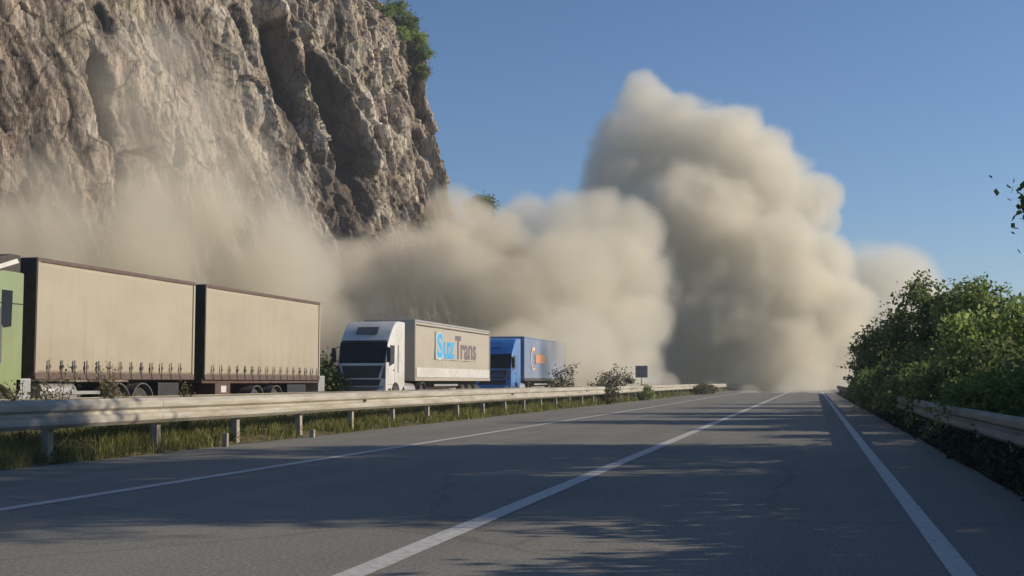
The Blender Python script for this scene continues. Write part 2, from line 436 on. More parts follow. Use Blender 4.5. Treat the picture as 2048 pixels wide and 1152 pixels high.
def seg_dist(s, z, pts):
    best = np.full(s.shape, 1e9)
    for (a, b) in zip(pts[:-1], pts[1:]):
        a, b = np.array(a), np.array(b); ab = b - a
        t = np.clip(((s - a[0]) * ab[0] + (z - a[1]) * ab[1]) / (ab @ ab), 0, 1)
        best = np.minimum(best, np.hypot(s - a[0] - t * ab[0], z - a[1] - t * ab[1]))
    return best
def facets(a, b, ca, cb, amp, slope, seed):
    r_ = np.random.default_rng(seed); T = r_.random((64, 64, 5))
    ia, ib = np.floor(a / ca).astype(int), np.floor(b / cb).astype(int)
    best = np.full(a.shape, 1e9); val = np.zeros(a.shape); ton = np.zeros(a.shape)
    for da in (-1, 0, 1):
        for db in (-1, 0, 1):
            t = T[(ia + da) & 63, (ib + db) & 63]
            xa, xb = (a / ca - (ia + da + t[..., 0])), (b / cb - (ib + db + t[..., 1]))
            q = xa * xa + xb * xb; k = q < best
            best = np.where(k, q, best)
            v = amp * (t[..., 2] - .5) * 2 + slope * ca * (t[..., 3] - .35) * 2 * xa + slope * ca * (t[..., 4] - .5) * 1.6 * xb
            val = np.where(k, v, val); ton = np.where(k, t[..., 4] - .5, ton)
    return val, ton
def build_cliff():
    ns, nz = 1150, 560
    ss = np.linspace(8, _S[-1] - 2, ns)
    t = np.linspace(0, 1, nz)
    Sg, Tg = np.meshgrid(ss, t)
    Hs = np.interp(Sg, [0, 60, 84, 100, 175], [66, 60, 50.5, 49.0, 40])
    Zg = -1 + Tg * (Hs + 1)
    P, Nn = cliff_frame(Sg)
    wob = fbm(Sg * .10, Zg * .10, 1.3, 3)
    k = 0.30
    u = Sg + k * Zg + 1.1 * wob
    d = 0.8 * ridged(u / 12.0, Zg / 50.0, 2.0, 2, .4) - 0.4 + .8 * fbm(u / 14, Zg / 34, 4.4, 2)
    # slabs that lap over each other, breaking along steep slanting joints
    for (per, amp, st, ph) in ((6.3, 0.80, .22, 0.2), (2.7, .42, .3, 5.1), (1.15, .22, .3, 9.7)):
        q = u / per + .40 * fbm(Sg * .16 / st * .3, Zg * .05, ph, 3) + ph
        fr = q - np.floor(q)
        hsh = pnoise(np.floor(q) * 7.3 + ph, Zg / (per * 4.0), ph)
        d += amp * (fr * 0.9 - .45 + .9 * hsh) * sstep(0, .07, 1 - fr)
    # broken rock: flat facets meeting in sharp edges
    ftone = 0
    for (cu, cz, ah, ag, sd_) in ((5.5, 15.0, .50, .12, 1), (2.3, 5.0, .34, .22, 2), (1.0, 1.9, .20, .32, 3), (.48, .8, .09, .36, 4)):
        fd_, ft_ = facets(u + .25 * cu * fbm(u * .5 / cu, Zg * .5 / cz, 40 + sd_, 2), Zg, cu, cz, ah, ag, sd_)
        d += fd_; ftone = ftone + .11 * ft_
    d += .12 * fbm(u * 1.2, Zg * .4, 3.1, 4, .6)
    d *= .55 + .45 * sstep(58, 71, Sg)
    tone = -.16 + .30 * fbm(u * .45, Zg * .07, 12.0, 6, .65) + .05 * d + ftone
    dark_patch = .30 * fbm(u * .20, Zg * .055, 21.0, 4)
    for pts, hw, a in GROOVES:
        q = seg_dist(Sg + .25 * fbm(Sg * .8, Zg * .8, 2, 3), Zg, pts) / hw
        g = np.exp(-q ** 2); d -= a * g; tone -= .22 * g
    for pts, hw, a in RIDGES:
        q = seg_dist(Sg + .3 * fbm(Sg * .7, Zg * .5, 5, 3), Zg, pts) / hw
        g = np.clip(1 - q * .7, 0, 1); d += a * g; tone += .20 * sstep(0, .6, g)
    for pts, hw, a in DARK_PATCHES:
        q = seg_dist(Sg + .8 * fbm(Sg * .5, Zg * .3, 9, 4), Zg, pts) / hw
        dark_patch += 1.35 * a * sstep(1.9, .5, q)
    # colder, greyer face towards the near end
    tone -= .10 * sstep(64, 46, Sg)
    L = lean(Sg, Zg) - d - 0.2 + 2.3 * sstep(74, 88, Sg)- 1.2 * sstep(78, 88, Sg) * sstep(34, 42, Zg)
    V = np.stack([P[..., 0] - Nn[..., 0] * L, P[..., 1] - Nn[..., 1] * L, Zg + .25 * fbm(Sg * .7, Zg * .7, 30, 3)], -1)
    # the top runs back into the hill
    back = V[-1].copy(); rows = [V]
    for dist, dz in ((5, 1.2), (12, 2.5), (30, 3)):
        r = back.copy(); r[:, 0] -= dist * .95; r[:, 1] -= dist * .0; r[:, 2] += dz; rows.append(r[None])
    V = np.concatenate(rows, 0); n2 = V.shape[0]
    pad = lambda A: np.concatenate([A, np.repeat(A[-1:], n2 - nz, 0)], 0)
    i = (np.arange(n2 - 1)[:, None] * ns + np.arange(ns - 1)[None, :]).ravel()
    F = np.stack([i, i + 1, i + ns + 1, i + ns], -1)
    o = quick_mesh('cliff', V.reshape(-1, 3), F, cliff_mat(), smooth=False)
    for nm, A in (('tone', tone), ('dark_patch', dark_patch)):
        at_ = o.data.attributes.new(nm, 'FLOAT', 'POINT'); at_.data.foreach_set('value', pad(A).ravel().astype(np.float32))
    o['kind'] = 'structure'
    return o, V
cliff, CV = build_cliff()
# ------------------------------------------------------------------ dust of the rockfall
def dust_mat(name, puffs, dens, colour, nscale, amp, edge, aniso=0.35, step=0.25, low=None):
    """density falls off softly at the rim of every puff and is broken up by noise; puffs in object space"""
    m = bpy.data.materials.new(name); m.use_nodes = True; t = m.node_tree
    t.nodes.remove(t.nodes['Principled BSDF'])
    tc = N(t, 'ShaderNodeTexCoord')
    n1 = N(t, 'ShaderNodeTexNoise'); n1.inputs['Scale'].default_value = nscale; n1.inputs['Detail'].default_value = 5.0; n1.inputs['Roughness'].default_value = .64
    t.links.new(tc.outputs['Object'], n1.inputs[0])
    prev = None
    for (c, r) in puffs:
        ds = N(t, 'ShaderNodeVectorMath', operation='DISTANCE'); ds.inputs[1].default_value = c; t.links.new(tc.outputs['Object'], ds.inputs[0])
        k = N(t, 'ShaderNodeMath', operation='MULTIPLY'); k.inputs[1].default_value = 1.0 / r; t.links.new(ds.outputs['Value'], k.inputs[0])
        if prev is None: prev = k
        else:
            mn = N(t, 'ShaderNodeMath', operation='SMOOTH_MIN'); mn.inputs[2].default_value = 0.12
            t.links.new(prev.outputs[0], mn.inputs[0]); t.links.new(k.outputs[0], mn.inputs[1]); prev = mn
    a = N(t, 'ShaderNodeMath', operation='MULTIPLY_ADD'); a.inputs[1].default_value = amp
    t.links.new(n1.outputs[0], a.inputs[0]); t.links.new(prev.outputs[0], a.inputs[2])
    mr = N(t, 'ShaderNodeMapRange', interpolation_type='SMOOTHSTEP')
    mr.inputs[1].default_value = 1.0 + amp * 0.40; mr.inputs[2].default_value = 1.0 + amp * 0.40 - edge
    mr.inputs[3].default_value = 0.0; mr.inputs[4].default_value = dens
    t.links.new(a.outputs[0], mr.inputs[0])
    pv = N(t, 'ShaderNodeVolumePrincipled')
    pv.inputs['Color'].default_value = (*colour, 1); pv.inputs['Anisotropy'].default_value = aniso
    t.links.new(mr.outputs[0], pv.inputs['Density'])
    t.links.new(pv.outputs[0], t.nodes['Material Output'].inputs['Volume'])
    m.cycles.volume_step_rate = step
    return m
def dust(name, label, spec, dens, colour, nscale, amp, edge, step=0.25, aniso=0.35, voxel=1.5):
    pf = [(at(px, py, d), 1.13 * rp * d / FPX) for (px, py, d, rp) in spec]
    o0 = sum((p for p, r in pf), Vector()) / len(pf); o0.z = 0.0
    pf = [(p - o0, r) for p, r in pf]
    bm = bmesh.new()
    for p, r in pf:
        bmesh.ops.create_icosphere(bm, subdivisions=3, radius=r * (1.0 + amp * 0.16), matrix=Matrix.Translation(p))
    me = bpy.data.meshes.new('hull'); bm.to_mesh(me); bm.free()
    tmp = bpy.data.objects.new('hull', me); COL.objects.link(tmp)
    md = tmp.modifiers.new('r', 'REMESH'); md.mode = 'VOXEL'; md.voxel_size = voxel
    dg = bpy.context.evaluated_depsgraph_get(); dg.update()
    me2 = bpy.data.meshes.new_from_object(tmp.evaluated_get(dg))
    bpy.data.objects.remove(tmp); bpy.data.meshes.remove(me)
    me2.materials.clear(); me2.materials.append(dust_mat(name + '_dust', pf, dens, colour, nscale, amp, edge, aniso, step))
    me2.name = name
    o = link_mesh(name, me2, None, o0)
    tag(o, label, 'dust cloud', 'dust clouds of the rockfall', 'stuff')
    return o
DUST_C = (0.968, 0.93, 0.825)
dust('dust_plume', 'tall cream dust plume billowing up into the blue sky over the road',
     [(1288, 180, 190, 44), (1300, 225, 190, 72), (1350, 235, 190, 60), (1330, 285, 190, 100), (1255, 300, 188, 84), (1215, 345, 187, 60), (1420, 320, 190, 120), (1480, 255, 192, 62), (1535, 300, 190, 58), (1510, 390, 186, 120), (1640, 395, 190, 56), (1590, 420, 188, 66), (1655, 440, 190, 36),
      (1400, 470, 180, 160), (1530, 540, 176, 140), (1600, 620, 172, 130), (1640, 690, 172, 100), (1440, 640, 172, 150), (1560, 730, 167, 130), (1650, 770, 170, 80), (1470, 765, 166, 90), (1330, 560, 176, 120), (1235, 365, 184, 70), (1200, 400, 183, 60), (1280, 420, 182, 70), (1290, 470, 180, 100), (1670, 620, 172, 84), (1640, 530, 176, 84), (1700, 690, 172, 70), (1395, 690, 173, 120), (1370, 420, 182, 110), (1260, 300, 189, 90), (1300, 372, 184, 66)],
     0.29, DUST_C, 0.11, 1.15, 0.28)
dust('dust_billow', 'round sunlit cream dust billow rolling over the rear of the blue lorry',
     [(1110, 485, 127, 90), (1190, 455, 129, 84), (1265, 470, 129, 78), (1130, 430, 128, 62), (1060, 455, 127, 72), (1010, 490, 123, 80), (1240, 560, 125, 118), (1120, 590, 121, 150), (1010, 610, 117, 120), (1240, 680, 117, 104), (1150, 710, 111, 120), (1040, 730, 106, 96), (940, 560, 119, 90), (1290, 640, 119, 62), (1290, 740, 113, 58), (1200, 770, 111, 70), (1330, 770, 119, 36)],
     0.28, DUST_C, 0.13, 1.1, 0.32)
dust('dust_bank', 'grey shaded dust bank behind the white lorry below the cliff',
     [(830, 545, 127, 100), (750, 545, 125, 90), (690, 590, 121, 110), (900, 640, 121, 120), (780, 690, 117, 120), (640, 680, 113, 110), (620, 560, 115, 74), (890, 500, 133, 72), (930, 440, 141, 66), (900, 425, 139, 62), (960, 445, 143, 58), (1000, 455, 143, 50), (960, 500, 137, 70), (700, 520, 121, 66), (800, 490, 129, 60)],
     0.26, DUST_C, 0.12, 1.0, 0.42)
dust('dust_veil', 'thick grey dust veil at the foot of the cliff behind the green lorry',
     [(520, 560, 87, 180), (300, 560, 83, 200), (100, 600, 79, 190), (-100, 620, 75, 190), (430, 450, 87, 120), (290, 440, 85, 110), (120, 490, 79, 120), (570, 470, 91, 90), (620, 520, 95, 90), (0, 500, 77, 110)],
     0.50, DUST_C, 0.085, 1.2, 0.80)
dust('dust_film', 'faint thin dust film rising up the left part of the cliff face',
     [(330, 330, 90, 190), (250, 200, 92, 150), (400, 220, 94, 130), (480, 330, 94, 130), (100, 380, 84, 150), (330, 110, 94, 110), (350, 400, 90, 200), (560, 400, 98, 110), (60, 430, 82, 160)],
     0.18, DUST_C, 0.10, 1.2, 1.1)
dust('dust_drift', 'pale far dust drift low above the right roadside trees',
     [(1720, 580, 205, 120), (1790, 560, 205, 90), (1840, 590, 206, 70), (1690, 680, 200, 120), (1780, 700, 200, 120), (1850, 640, 205, 100), (1920, 660, 208, 90), (2010, 700, 212, 80)],
     0.17, DUST_C, 0.075, 1.1, 0.45)
dust('dust_wisp', 'thin dust wisp creeping forward round the tail of the blue lorry',
     [(1150, 705, 86, 74), (1165, 660, 89, 62), (1210, 740, 96, 60), (1260, 760, 104, 50)],
     0.5, DUST_C, 0.16, 1.0, 0.8)
dust('dust_skirt', 'low dust skirt lying across the road at the foot of the plume',
     [(1500, 790, 128, 30), (1570, 790, 126, 34), (1640, 788, 126, 36), (1690, 780, 130, 46), (1420, 784, 140, 30), (1600, 770, 134, 50)],
     0.20, DUST_C, 0.2, 1.0, 0.6)

# hazy, dusty air
m = bpy.data.materials.new('dusty_air'); m.use_nodes = True; t = m.node_tree
t.nodes.remove(t.nodes['Principled BSDF'])
pv = N(t, 'ShaderNodeVolumePrincipled'); pv.inputs['Color'].default_value = (0.80, 0.90, 1.0, 1); pv.inputs['Density'].default_value = 0.00042; pv.inputs['Anisotropy'].default_value = 0.3
t.links.new(pv.outputs[0], t.nodes['Material Output'].inputs['Volume'])
o = MB().box(-1200, 1200, -700, 2000, -1.2, 76).build('haze', m); o['kind'] = 'stuff'
# ------------------------------------------------------------------ lorries (local: x across, +1.25 = side turned to the road; y from the nose backwards; z up)
M_TYRE = mat('tyre_rubber', (0.030, 0.028, 0.026), 0.85, c2=(0.085, 0.075, 0.06), scale=6, bump=.3)
M_RIM = mat('rim_steel', (0.34, 0.31, 0.27), 0.5, .5, c2=(0.20, 0.17, 0.13), scale=7)
M_CHASSIS = mat('chassis_dark', (0.035, 0.030, 0.027), 0.7, c2=(0.075, 0.06, 0.045), scale=5)
M_MAROON = mat('maroon_chassis', (0.075, 0.035, 0.028), 0.7, c2=(0.11, 0.075, 0.055), scale=4)
M_BROWN = mat('brown_rail_paint', (0.10, 0.058, 0.048), 0.6, c2=(0.13, 0.095, 0.075), scale=5)
def tarp_mat(name, c, c2, dirt):
    m = mat(name, c, 0.6, c2=c2, scale=.55, bump=.25, bscale=1.6, stretch=(1, .6, 1.5)); t = m.node_tree; b = t.nodes['Principled BSDF']
    src = b.inputs['Base Color'].links[0].from_socket
    tc = N(t, 'ShaderNodeTexCoord'); sx = N(t, 'ShaderNodeSeparateXYZ'); t.links.new(tc.outputs['Object'], sx.inputs[0])
    mp = N(t, 'ShaderNodeMapping'); mp.inputs['Scale'].default_value = (1, 2.6, .22); t.links.new(tc.outputs['Object'], mp.inputs[0])
    n = N(t, 'ShaderNodeTexNoise'); n.inputs['Scale'].default_value = 1.6; n.inputs['Detail'].default_value = 7; n.inputs['Roughness'].default_value = .7; t.links.new(mp.outputs[0], n.inputs[0])
    g = N(t, 'ShaderNodeMapRange'); g.inputs[1].default_value = 1.3; g.inputs[2].default_value = 2.5; g.inputs[3].default_value = .62; g.inputs[4].default_value = .06; t.links.new(sx.outputs[2], g.inputs[0])
    a = N(t, 'ShaderNodeMath', operation='MULTIPLY_ADD'); a.inputs[1].default_value = 1.5; t.links.new(n.outputs[0], a.inputs[0]); a.inputs[2].default_value = -.42
    f = N(t, 'ShaderNodeMath', operation='MULTIPLY', use_clamp=True); t.links.new(g.outputs[0], f.inputs[0]); t.links.new(a.outputs[0], f.inputs[1])
    f2 = N(t, 'ShaderNodeMath', operation='ADD', use_clamp=True); t.links.new(f.outputs[0], f2.inputs[0])
    st = N(t, 'ShaderNodeMapRange'); st.inputs[1].default_value = .55; st.inputs[2].default_value = .75; st.inputs[3].default_value = 0; st.inputs[4].default_value = .30; t.links.new(n.outputs[0], st.inputs[0]); t.links.new(st.outputs[0], f2.inputs[1])
    mx = N(t, 'ShaderNodeMix', data_type='RGBA'); t.links.new(f2.outputs[0], mx.inputs[0]); t.links.new(src, mx.inputs[6]); mx.inputs[7].default_value = (*dirt, 1)
    t.links.new(mx.outputs[2], b.inputs['Base Color']); return m
M_CURTAIN = tarp_mat('beige_tarpaulin', (0.39, 0.35, 0.265), (0.34, 0.30, 0.225), (0.235, 0.18, 0.115))
M_CURTAIN2 = tarp_mat('cream_tarpaulin', (0.42, 0.38, 0.315), (0.37, 0.33, 0.265), (0.24, 0.20, 0.15))
M_CURTBLUE = tarp_mat('faded_blue_tarpaulin', (0.15, 0.21, 0.34), (0.20, 0.24, 0.33), (0.24, 0.23, 0.22))
M_GREEN = mat('light_green_paint', (0.25, 0.30, 0.145), 0.4, c2=(0.22, 0.255, 0.125), scale=1.2, coat=.4)
M_WHITEP = mat('white_cab_paint', (0.66, 0.64, 0.60), 0.35, c2=(0.50, 0.47, 0.42), scale=1.5, coat=.4)
M_BLUEP = mat('blue_cab_paint', (0.036, 0.18, 0.50), 0.35, c2=(0.035, 0.15, 0.40), scale=1.5, coat=.4)
M_GLASS = mat('dark_cab_glass', (0.008, 0.010, 0.015), 0.08, c2=(0.02, 0.02, 0.024), scale=2, spec=.22)
M_BLACK = mat('black_plastic', (0.02, 0.02, 0.022), 0.5, c2=(0.04, 0.038, 0.036), scale=6)
M_GREYP = mat('grey_plastic', (0.085, 0.085, 0.09), 0.5, c2=(0.13, 0.12, 0.115), scale=5)
M_LAMP = mat('headlamp_lens', (0.55, 0.57, 0.60), 0.12, .2, c2=(0.4, 0.42, 0.46), scale=9)
M_GALV = mat('galvanised_steel', (0.42, 0.41, 0.39), 0.5, .35, c2=(0.30, 0.28, 0.25), scale=4)
M_ALU = mat('aluminium', (0.5, 0.49, 0.47), 0.4, .6, c2=(0.4, 0.38, 0.35), scale=4)
M_STRAP = mat('strap_webbing', (0.11, 0.09, 0.07), 0.7, c2=(0.16, 0.12, 0.09), scale=9)
M_ORANGE = mat('orange_print', (0.55, 0.24, 0.11), 0.6, c2=(0.50, 0.30, 0.19), scale=2)
M_PALEOR = mat('pale_orange_print', (0.75, 0.50, 0.36), 0.6, scale=2)
M_CYAN = mat('sky_blue_print', (0.06, 0.33, 0.66), 0.6, c2=(0.08, 0.40, 0.66), scale=1)
M_AQUA = mat('pale_aqua_print', (0.48, 0.66, 0.70), 0.6, scale=1)
M_PLUM = mat('grey_plum_print', (0.145, 0.115, 0.135), 0.6, c2=(0.17, 0.14, 0.15), scale=1)
M_RED = mat('red_lamp', (0.45, 0.03, 0.02), 0.3, scale=5)

def wheel(parent, y, x=1.06, r=0.5, wdt=0.30, z=None):
    z = r if z is None else z
    o = MB().lathe((x, y, z), 0, [(-wdt, r * .62), (-wdt, r * .93), (-wdt * .86, r), (-wdt * .12, r), (0, r * .94), (0.01, r * .8), (0.0, r * .60), (-.06, r * .58)], 32).build('wheel', M_TYRE, parent, smooth=True)
    MB().lathe((x, y, z), 0, [(-.05, r * .60), (0.005, r * .595), (-.015, r * .52), (-.10, r * .42), (-.11, r * .27), (-.02, r * .24), (-.01, r * .16)], 24).build('rim', M_RIM, o, smooth=True)
    return o
def mudguard(parent, y, x=1.06, r=0.60, z=0.52, m=None):
    b = MB(); pr_ = []
    for k in range(13):
        a = math.pi * k / 12
        pr_.append((y + r * math.cos(a), z + r * math.sin(a)))
    pr_ += [(y + (r - .03) * math.cos(math.pi * k / 12), z + (r - .03) * math.sin(math.pi * k / 12)) for k in range(12, -1, -1)]
    n = 13
    for k in range(12):
        q = [pr_[k], pr_[k + 1], pr_[2 * n - 2 - k], pr_[2 * n - 1 - k]]
        b.prism(q, 0, x - .34, x + .10)
    return b.build('mudguard', m or M_GREYP, parent)
def curtain(parent, y0, y1, z0, z1, m, x=1.25, wav=0.028, name='curtain', per=.62):
    """tarpaulin side with shallow sag and vertical ripples towards its lower edge, closed behind"""
    ny, nz = int((y1 - y0) / .06), 30
    Y, Z = np.meshgrid(np.linspace(y0, y1, ny), np.linspace(z0, z1, nz))
    f = (Z - z0) / (z1 - z0); e = np.sin(np.pi * (Y - y0) / (y1 - y0)) ** .3
    X = x + e * (wav * np.sin(2 * np.pi * Y / per + 1.3 * pnoise(Y * .5, Z * .6)) * (1 - f) ** 1.3 + 1.1 * wav * pnoise(Y * .8, Z * .7, x)) * np.sin(np.pi * np.clip(f, .02, .98)) ** .25
    V = np.stack([X, Y, Z], -1).reshape(-1, 3)
    i = (np.arange(nz - 1)[:, None] * ny + np.arange(ny - 1)[None, :]).ravel()
    F = np.stack([i, i + 1, i + ny + 1, i + ny], -1)
    n = len(V); V2 = V.copy(); V2[:, 0] = x - .045
    rim = np.concatenate([np.arange(ny), np.arange(1, nz) * ny + ny - 1, np.arange(ny - 2, -1, -1) + (nz - 1) * ny, np.arange(nz - 2, 0, -1) * ny])
    side = np.stack([rim, np.roll(rim, -1), np.roll(rim, -1) + n, rim + n], -1)
    return quick_mesh(name, np.concatenate([V, V2]), np.concatenate([F, F[:, ::-1] + n, side[:, ::-1]]), m, parent, smooth=False)
def straps(parent, ys, z0, z1, x=1.275):
    for y in ys:
        b = MB().box(x, x + .012, y - .022, y + .022, z0 - .10, z1)
        b.box(x + .012, x + .035, y - .04, y + .04, z0 + (z1 - z0) * .35, z0 + (z1 - z0) * .62)
        b.tube((x + .012, y, z0 - .02), (x + .012, y + .03, z0 - .16), .014, .01, 5)
        b.build('strap', M_STRAP, parent)
def body_box(parent, y0, y1, z0, z1, curt, rail, post, name='cargo_body', floor_m=None, wall=None, ripple=.62):
    root = MB().box(-1.20, 1.19, y0 + .05, y1 - .05, z0 + .02, z1 - .05).build(name, wall or M_CHASSIS, parent)
    MB().box(-1.26, 1.265, y0 + .01, y1 - .01, z1 - .10, z1).build('roof_rail', rail, root, .015)
    MB().box(-1.27, 1.272, y0 + .01, y1 - .01, z0 - .12, z0 + .03).build('side_rail', floor_m or rail, root, .01)
    MB().box(-1.25, 1.25, y0 - .02, y0 + .05, z0 - .05, z1 - .02).build('front_wall', wall or M_CHASSIS, root, .02)
    for y in (y0 + .06, y1 - .06):
        MB().box(1.17, 1.268, y - .05, y + .05, z0 + .03, z1 - .10).build('corner_post', post, root, .012)
    curtain(root, y0 + .11, y1 - .11, z0 + .03, z1 - .10, curt, 1.235, per=ripple)
    curtain(root, y0 + .11, y1 - .11, z0 + .03, z1 - .10, curt, -1.20, per=ripple)
    MB().box(-1.24, 1.24, y1 - .03, y1 + .03, z0 - .05, z1 - .03).build('rear_door', wall or M_CHASSIS, root, .01)
    return root
def chassis(parent, y0, y1, m=None, z0=.72, z1=1.14):
    b = MB()
    for x in (-.45, .45): b.box(x - .06, x + .06, y0, y1, z0, z1)
    k = y0 + .5
    while k < y1: b.box(-.39, .39, k, k + .08, z0 + .1, z1 - .05); k += 1.4
    return b.build('chassis', m or M_CHASSIS, parent)
def text_mesh(name, s, m, parent, x, y, z, size, bold=.0, width=None, ex=.004):
    c = bpy.data.curves.new('letters', 'FONT'); c.body = s; c.size = size; c.offset = bold; c.extrude = ex
    o = bpy.data.objects.new('letters', c); COL.objects.link(o)
    dg = bpy.context.evaluated_depsgraph_get(); dg.update()
    me = bpy.data.meshes.new_from_object(o.evaluated_get(dg))
    bpy.data.objects.remove(o); bpy.data.curves.remove(c)
    n = len(me.vertices); co = np.zeros(n * 3, np.float32); me.vertices.foreach_get('co', co); co = co.reshape(-1, 3)
    c0 = co[:, 0].min(); sx = 1.0 if width is None else width / (co[:, 0].max() - c0)
    co = np.stack([x + co[:, 2], y + (co[:, 0] - c0) * sx, z + co[:, 1]], -1).astype(np.float32)
    wdt = co[:, 1].max() - y
    me.vertices.foreach_set('co', co.ravel()); me.update(); me.materials.clear(); me.materials.append(m); me.name = name
    link_mesh(name, me, parent); return wdt

def cab(parent, paint, roof=3.72, W=1.16, wheel_y=1.30, L=2.25, dark_front=False):
    """forward-control tractor cab with sloping wind deflector on the roof"""
    r = .60; wy, wz = wheel_y, .50
    arch = [(wy + r * math.cos(a), wz + r * math.sin(a)) for a in [math.pi * k / 10 for k in range(11)]]
    prof = [(0.06, .32), (0.0, .60), (0.0, 1.20), (.05, 1.95), (.26, 2.78), (.42, 2.98), (.80, 3.40), (1.25, roof - .08), (1.70, roof), (L, roof - .01), (L, .95), (wy + r, .62)] + arch[1:-1] + [(wy - r, .50), (wy - r, .32)]
    c = MB().prism(prof, 0, -W, W).build('cab', paint, parent, .15, smooth=True, seg=4)
    # glazing and front panels follow the slope of the nose, 12 mm proud
    fy = lambda z: np.interp(z, [0, .6, 1.2, 1.95, 2.78, 2.98, 3.40], [0, 0, 0, .05, .26, .42, .80])
    def panel(name, m, x0, x1, z0, z1, pr=.012, taper=0.0, bev=.01, z_extra=()):
        zs = sorted([z0, z1] + [z for z in (1.2, 1.95, 2.78) if z0 < z < z1] + list(z_extra))
        b = MB(); vs = []; 
        for z in zs:
            f = (z - z0) / (z1 - z0); t = taper * (1 - f)
            for q in (-pr, .03):
                vs += [(x0 + t, fy(z) + q, z), (x1 - t, fy(z) + q, z)]
        fs = []
        for j in range(len(zs) - 1):
            a, d = 4 * j, 4 * (j + 1)
            fs += [(a, a + 1, d + 1, d), (a + 2, d + 2, d + 3, a + 3), (a, d, d + 2, a + 2), (a + 1, a + 3, d + 3, d + 1)]
        e = 4 * (len(zs) - 1); fs += [(0, 2, 3, 1), (e, e + 1, e + 3, e + 2)]
        return b.add(vs, fs).build(name, m, c, bev)
    panel('windscreen', M_GLASS, -W + .04, W - .04, 1.95, 2.88, .015, .03)
    g = panel('grille', M_BLACK, -.94, .94, 1.30, 1.84, .016, .17)
    for z in (1.42, 1.52, 1.62): panel('grille_bar', paint if dark_front else M_BLACK, -.72, .72, z, z + .025, .03, 0, 0).parent = g
    panel('lower_intake', M_BLACK, -.90, .90, .96, 1.24, .014, .10)
    panel('bumper', M_GREYP if not dark_front else paint, -W + .02, W - .02, .36, .92, .035, .04, .03)
    for s in (-1, 1):
        hl = MB().prism([(s * .62, .62), (s * 1.06, .60), (s * 1.08, .92), (s * .80, .86)], 1, -.055, .02).build('headlight', M_LAMP, c, .015)
        MB().prism([(s * .90, 1.30), (s * 1.10, 1.25), (s * 1.10, 1.80), (s * 1.02, 1.84)], 1, -.018, .02).build('air_vent', M_GREYP, c, .008)
        # mirror on two arms, set out in front of the door
        mr = MB().box(s * (W + .14) - .10, s * (W + .14) + .10, -.10, .02, 1.98, 2.62).build('mirror', M_BLACK, c, .04)
        MB().tube((s * (W - .02), .26, 2.66), (s * (W + .14), -.02, 2.60), .02).build('mirror_arm', M_BLACK, mr)
        MB().tube((s * (W - .02), .2, 2.05), (s * (W + .14), -.02, 2.04), .02).build('mirror_arm', M_BLACK, mr)
        sw = MB().prism([(.32, 2.05), (.40, 1.80), (1.06, 1.96), (1.08, 2.74), (.52, 2.74)], 0, s * (W - .02), s * (W + .008)).build('side_window', M_GLASS, c)
        dr = MB()
        for (y0, y1, z0, z1) in ((.24, .255, .95, 2.0), (1.12, 1.135, 1.05, 2.85), (.24, 1.135, 1.02, 1.035)): dr.box(s * (W - .01), s * (W + .004), y0, y1, z0, z1)
        d = dr.build('door', M_BLACK, c)
        MB().box(s * (W), s * (W + .03), .92, 1.06, 1.62, 1.67).build('door_handle', M_BLACK, d)
        MB().box(s * (W - .02), s * (W + .006), 1.55, 1.66, 1.55, 2.78).build('air_duct', M_GREYP, c)
        st = MB()
        for z in (.42, .72): st.box(s * (W - .10), s * (W + .008), .28, .66, z, z + .13)
        st.build('step', M_BLACK, c)
    v = MB(); vs = []
    panel('sun_visor', M_BLACK if not dark_front else paint, -W + .10, W - .10, 2.83, 2.95, .09, .03)
    MB().prism([(.60, 3.235), (.90, 3.53), (.88, 3.56), (.57, 3.255)], 0, -.50, .50).build('roof_hatch', M_GREYP if not dark_front else paint, c)
    MB().tube((-.55, -.045, 2.02), (.05, .085, 2.42), .010).tube((.25, -.045, 2.02), (.85, .085, 2.42), .010).build('wiper', M_BLACK, c)
    MB().box(-.26, .26, -.05, -.036, .52, .63).build('number_plate', M_WHITEP, c)
    return c

# --- green lorry with its drawbar trailer; only the back of the cab is inside the frame
g = empty('lorry', (-18.65, 22.55, 0))
tag(g, 'light green lorry with beige curtain sides pulling a matching beige drawbar trailer', 'lorry', 'lorries stopped on the far carriageway')
gc = cab(g, M_GREEN, roof=3.62, W=1.22, wheel_y=1.55, L=2.42)
wd = MB().prism([(.75, 3.42), (1.35, 3.86), (2.05, 4.02), (2.42, 4.02), (2.42, 3.58), (1.4, 3.56)], 0, -1.12, 1.12).build('wind_deflector', M_CHASSIS, gc, .04)
MB().prism([(1.35, 3.66), (2.25, 3.93), (2.33, 3.84), (1.62, 3.64)], 0, 1.115, 1.135).build('flash', M_WHITEP, wd)
MB().prism([(1.62, 2.42), (1.72, 2.34), (1.98, 2.38), (2.00, 3.18), (1.62, 3.18)], 0, 1.21, 1.229).build('rear_side_window', M_GLASS, gc)
MB().box(1.215, 1.226, 1.50, 2.40, 2.88, 2.905).build('trim_strip', M_BLACK, gc)
MB().box(.98, 1.22, 2.20, 2.78, .62, 1.22).build('battery_box', M_ALU, g, .03)
bb = body_box(g, 2.85, 10.45, 1.32, 4.02, M_CURTAIN, M_BROWN, M_CURTAIN)
straps(bb, [2.85 + .52 + k * .52 for k in range(13)], 1.36, 1.66)
for y in (6.3, 6.75): MB().box(-.25, .1, y, y + .22, 4.0, 4.12).build('roof_vent', M_CHASSIS, bb, .02)
chassis(g, 2.3, 10.3)
for y in (1.55, 6.45, 7.65):
    wheel(g, y, 1.16); wheel(g, y, -.86)
for y in (6.45, 7.65): mudguard(g, y, 1.16)
MB().box(.55, 1.20, 8.55, 9.7, .62, 1.12).build('tool_box', M_BLACK, g, .03)
MB().tube((.85, 3.35, .86), (.85, 4.75, .86), .30, .30, 20).build('fuel_tank', M_ALU, g, .02, True)
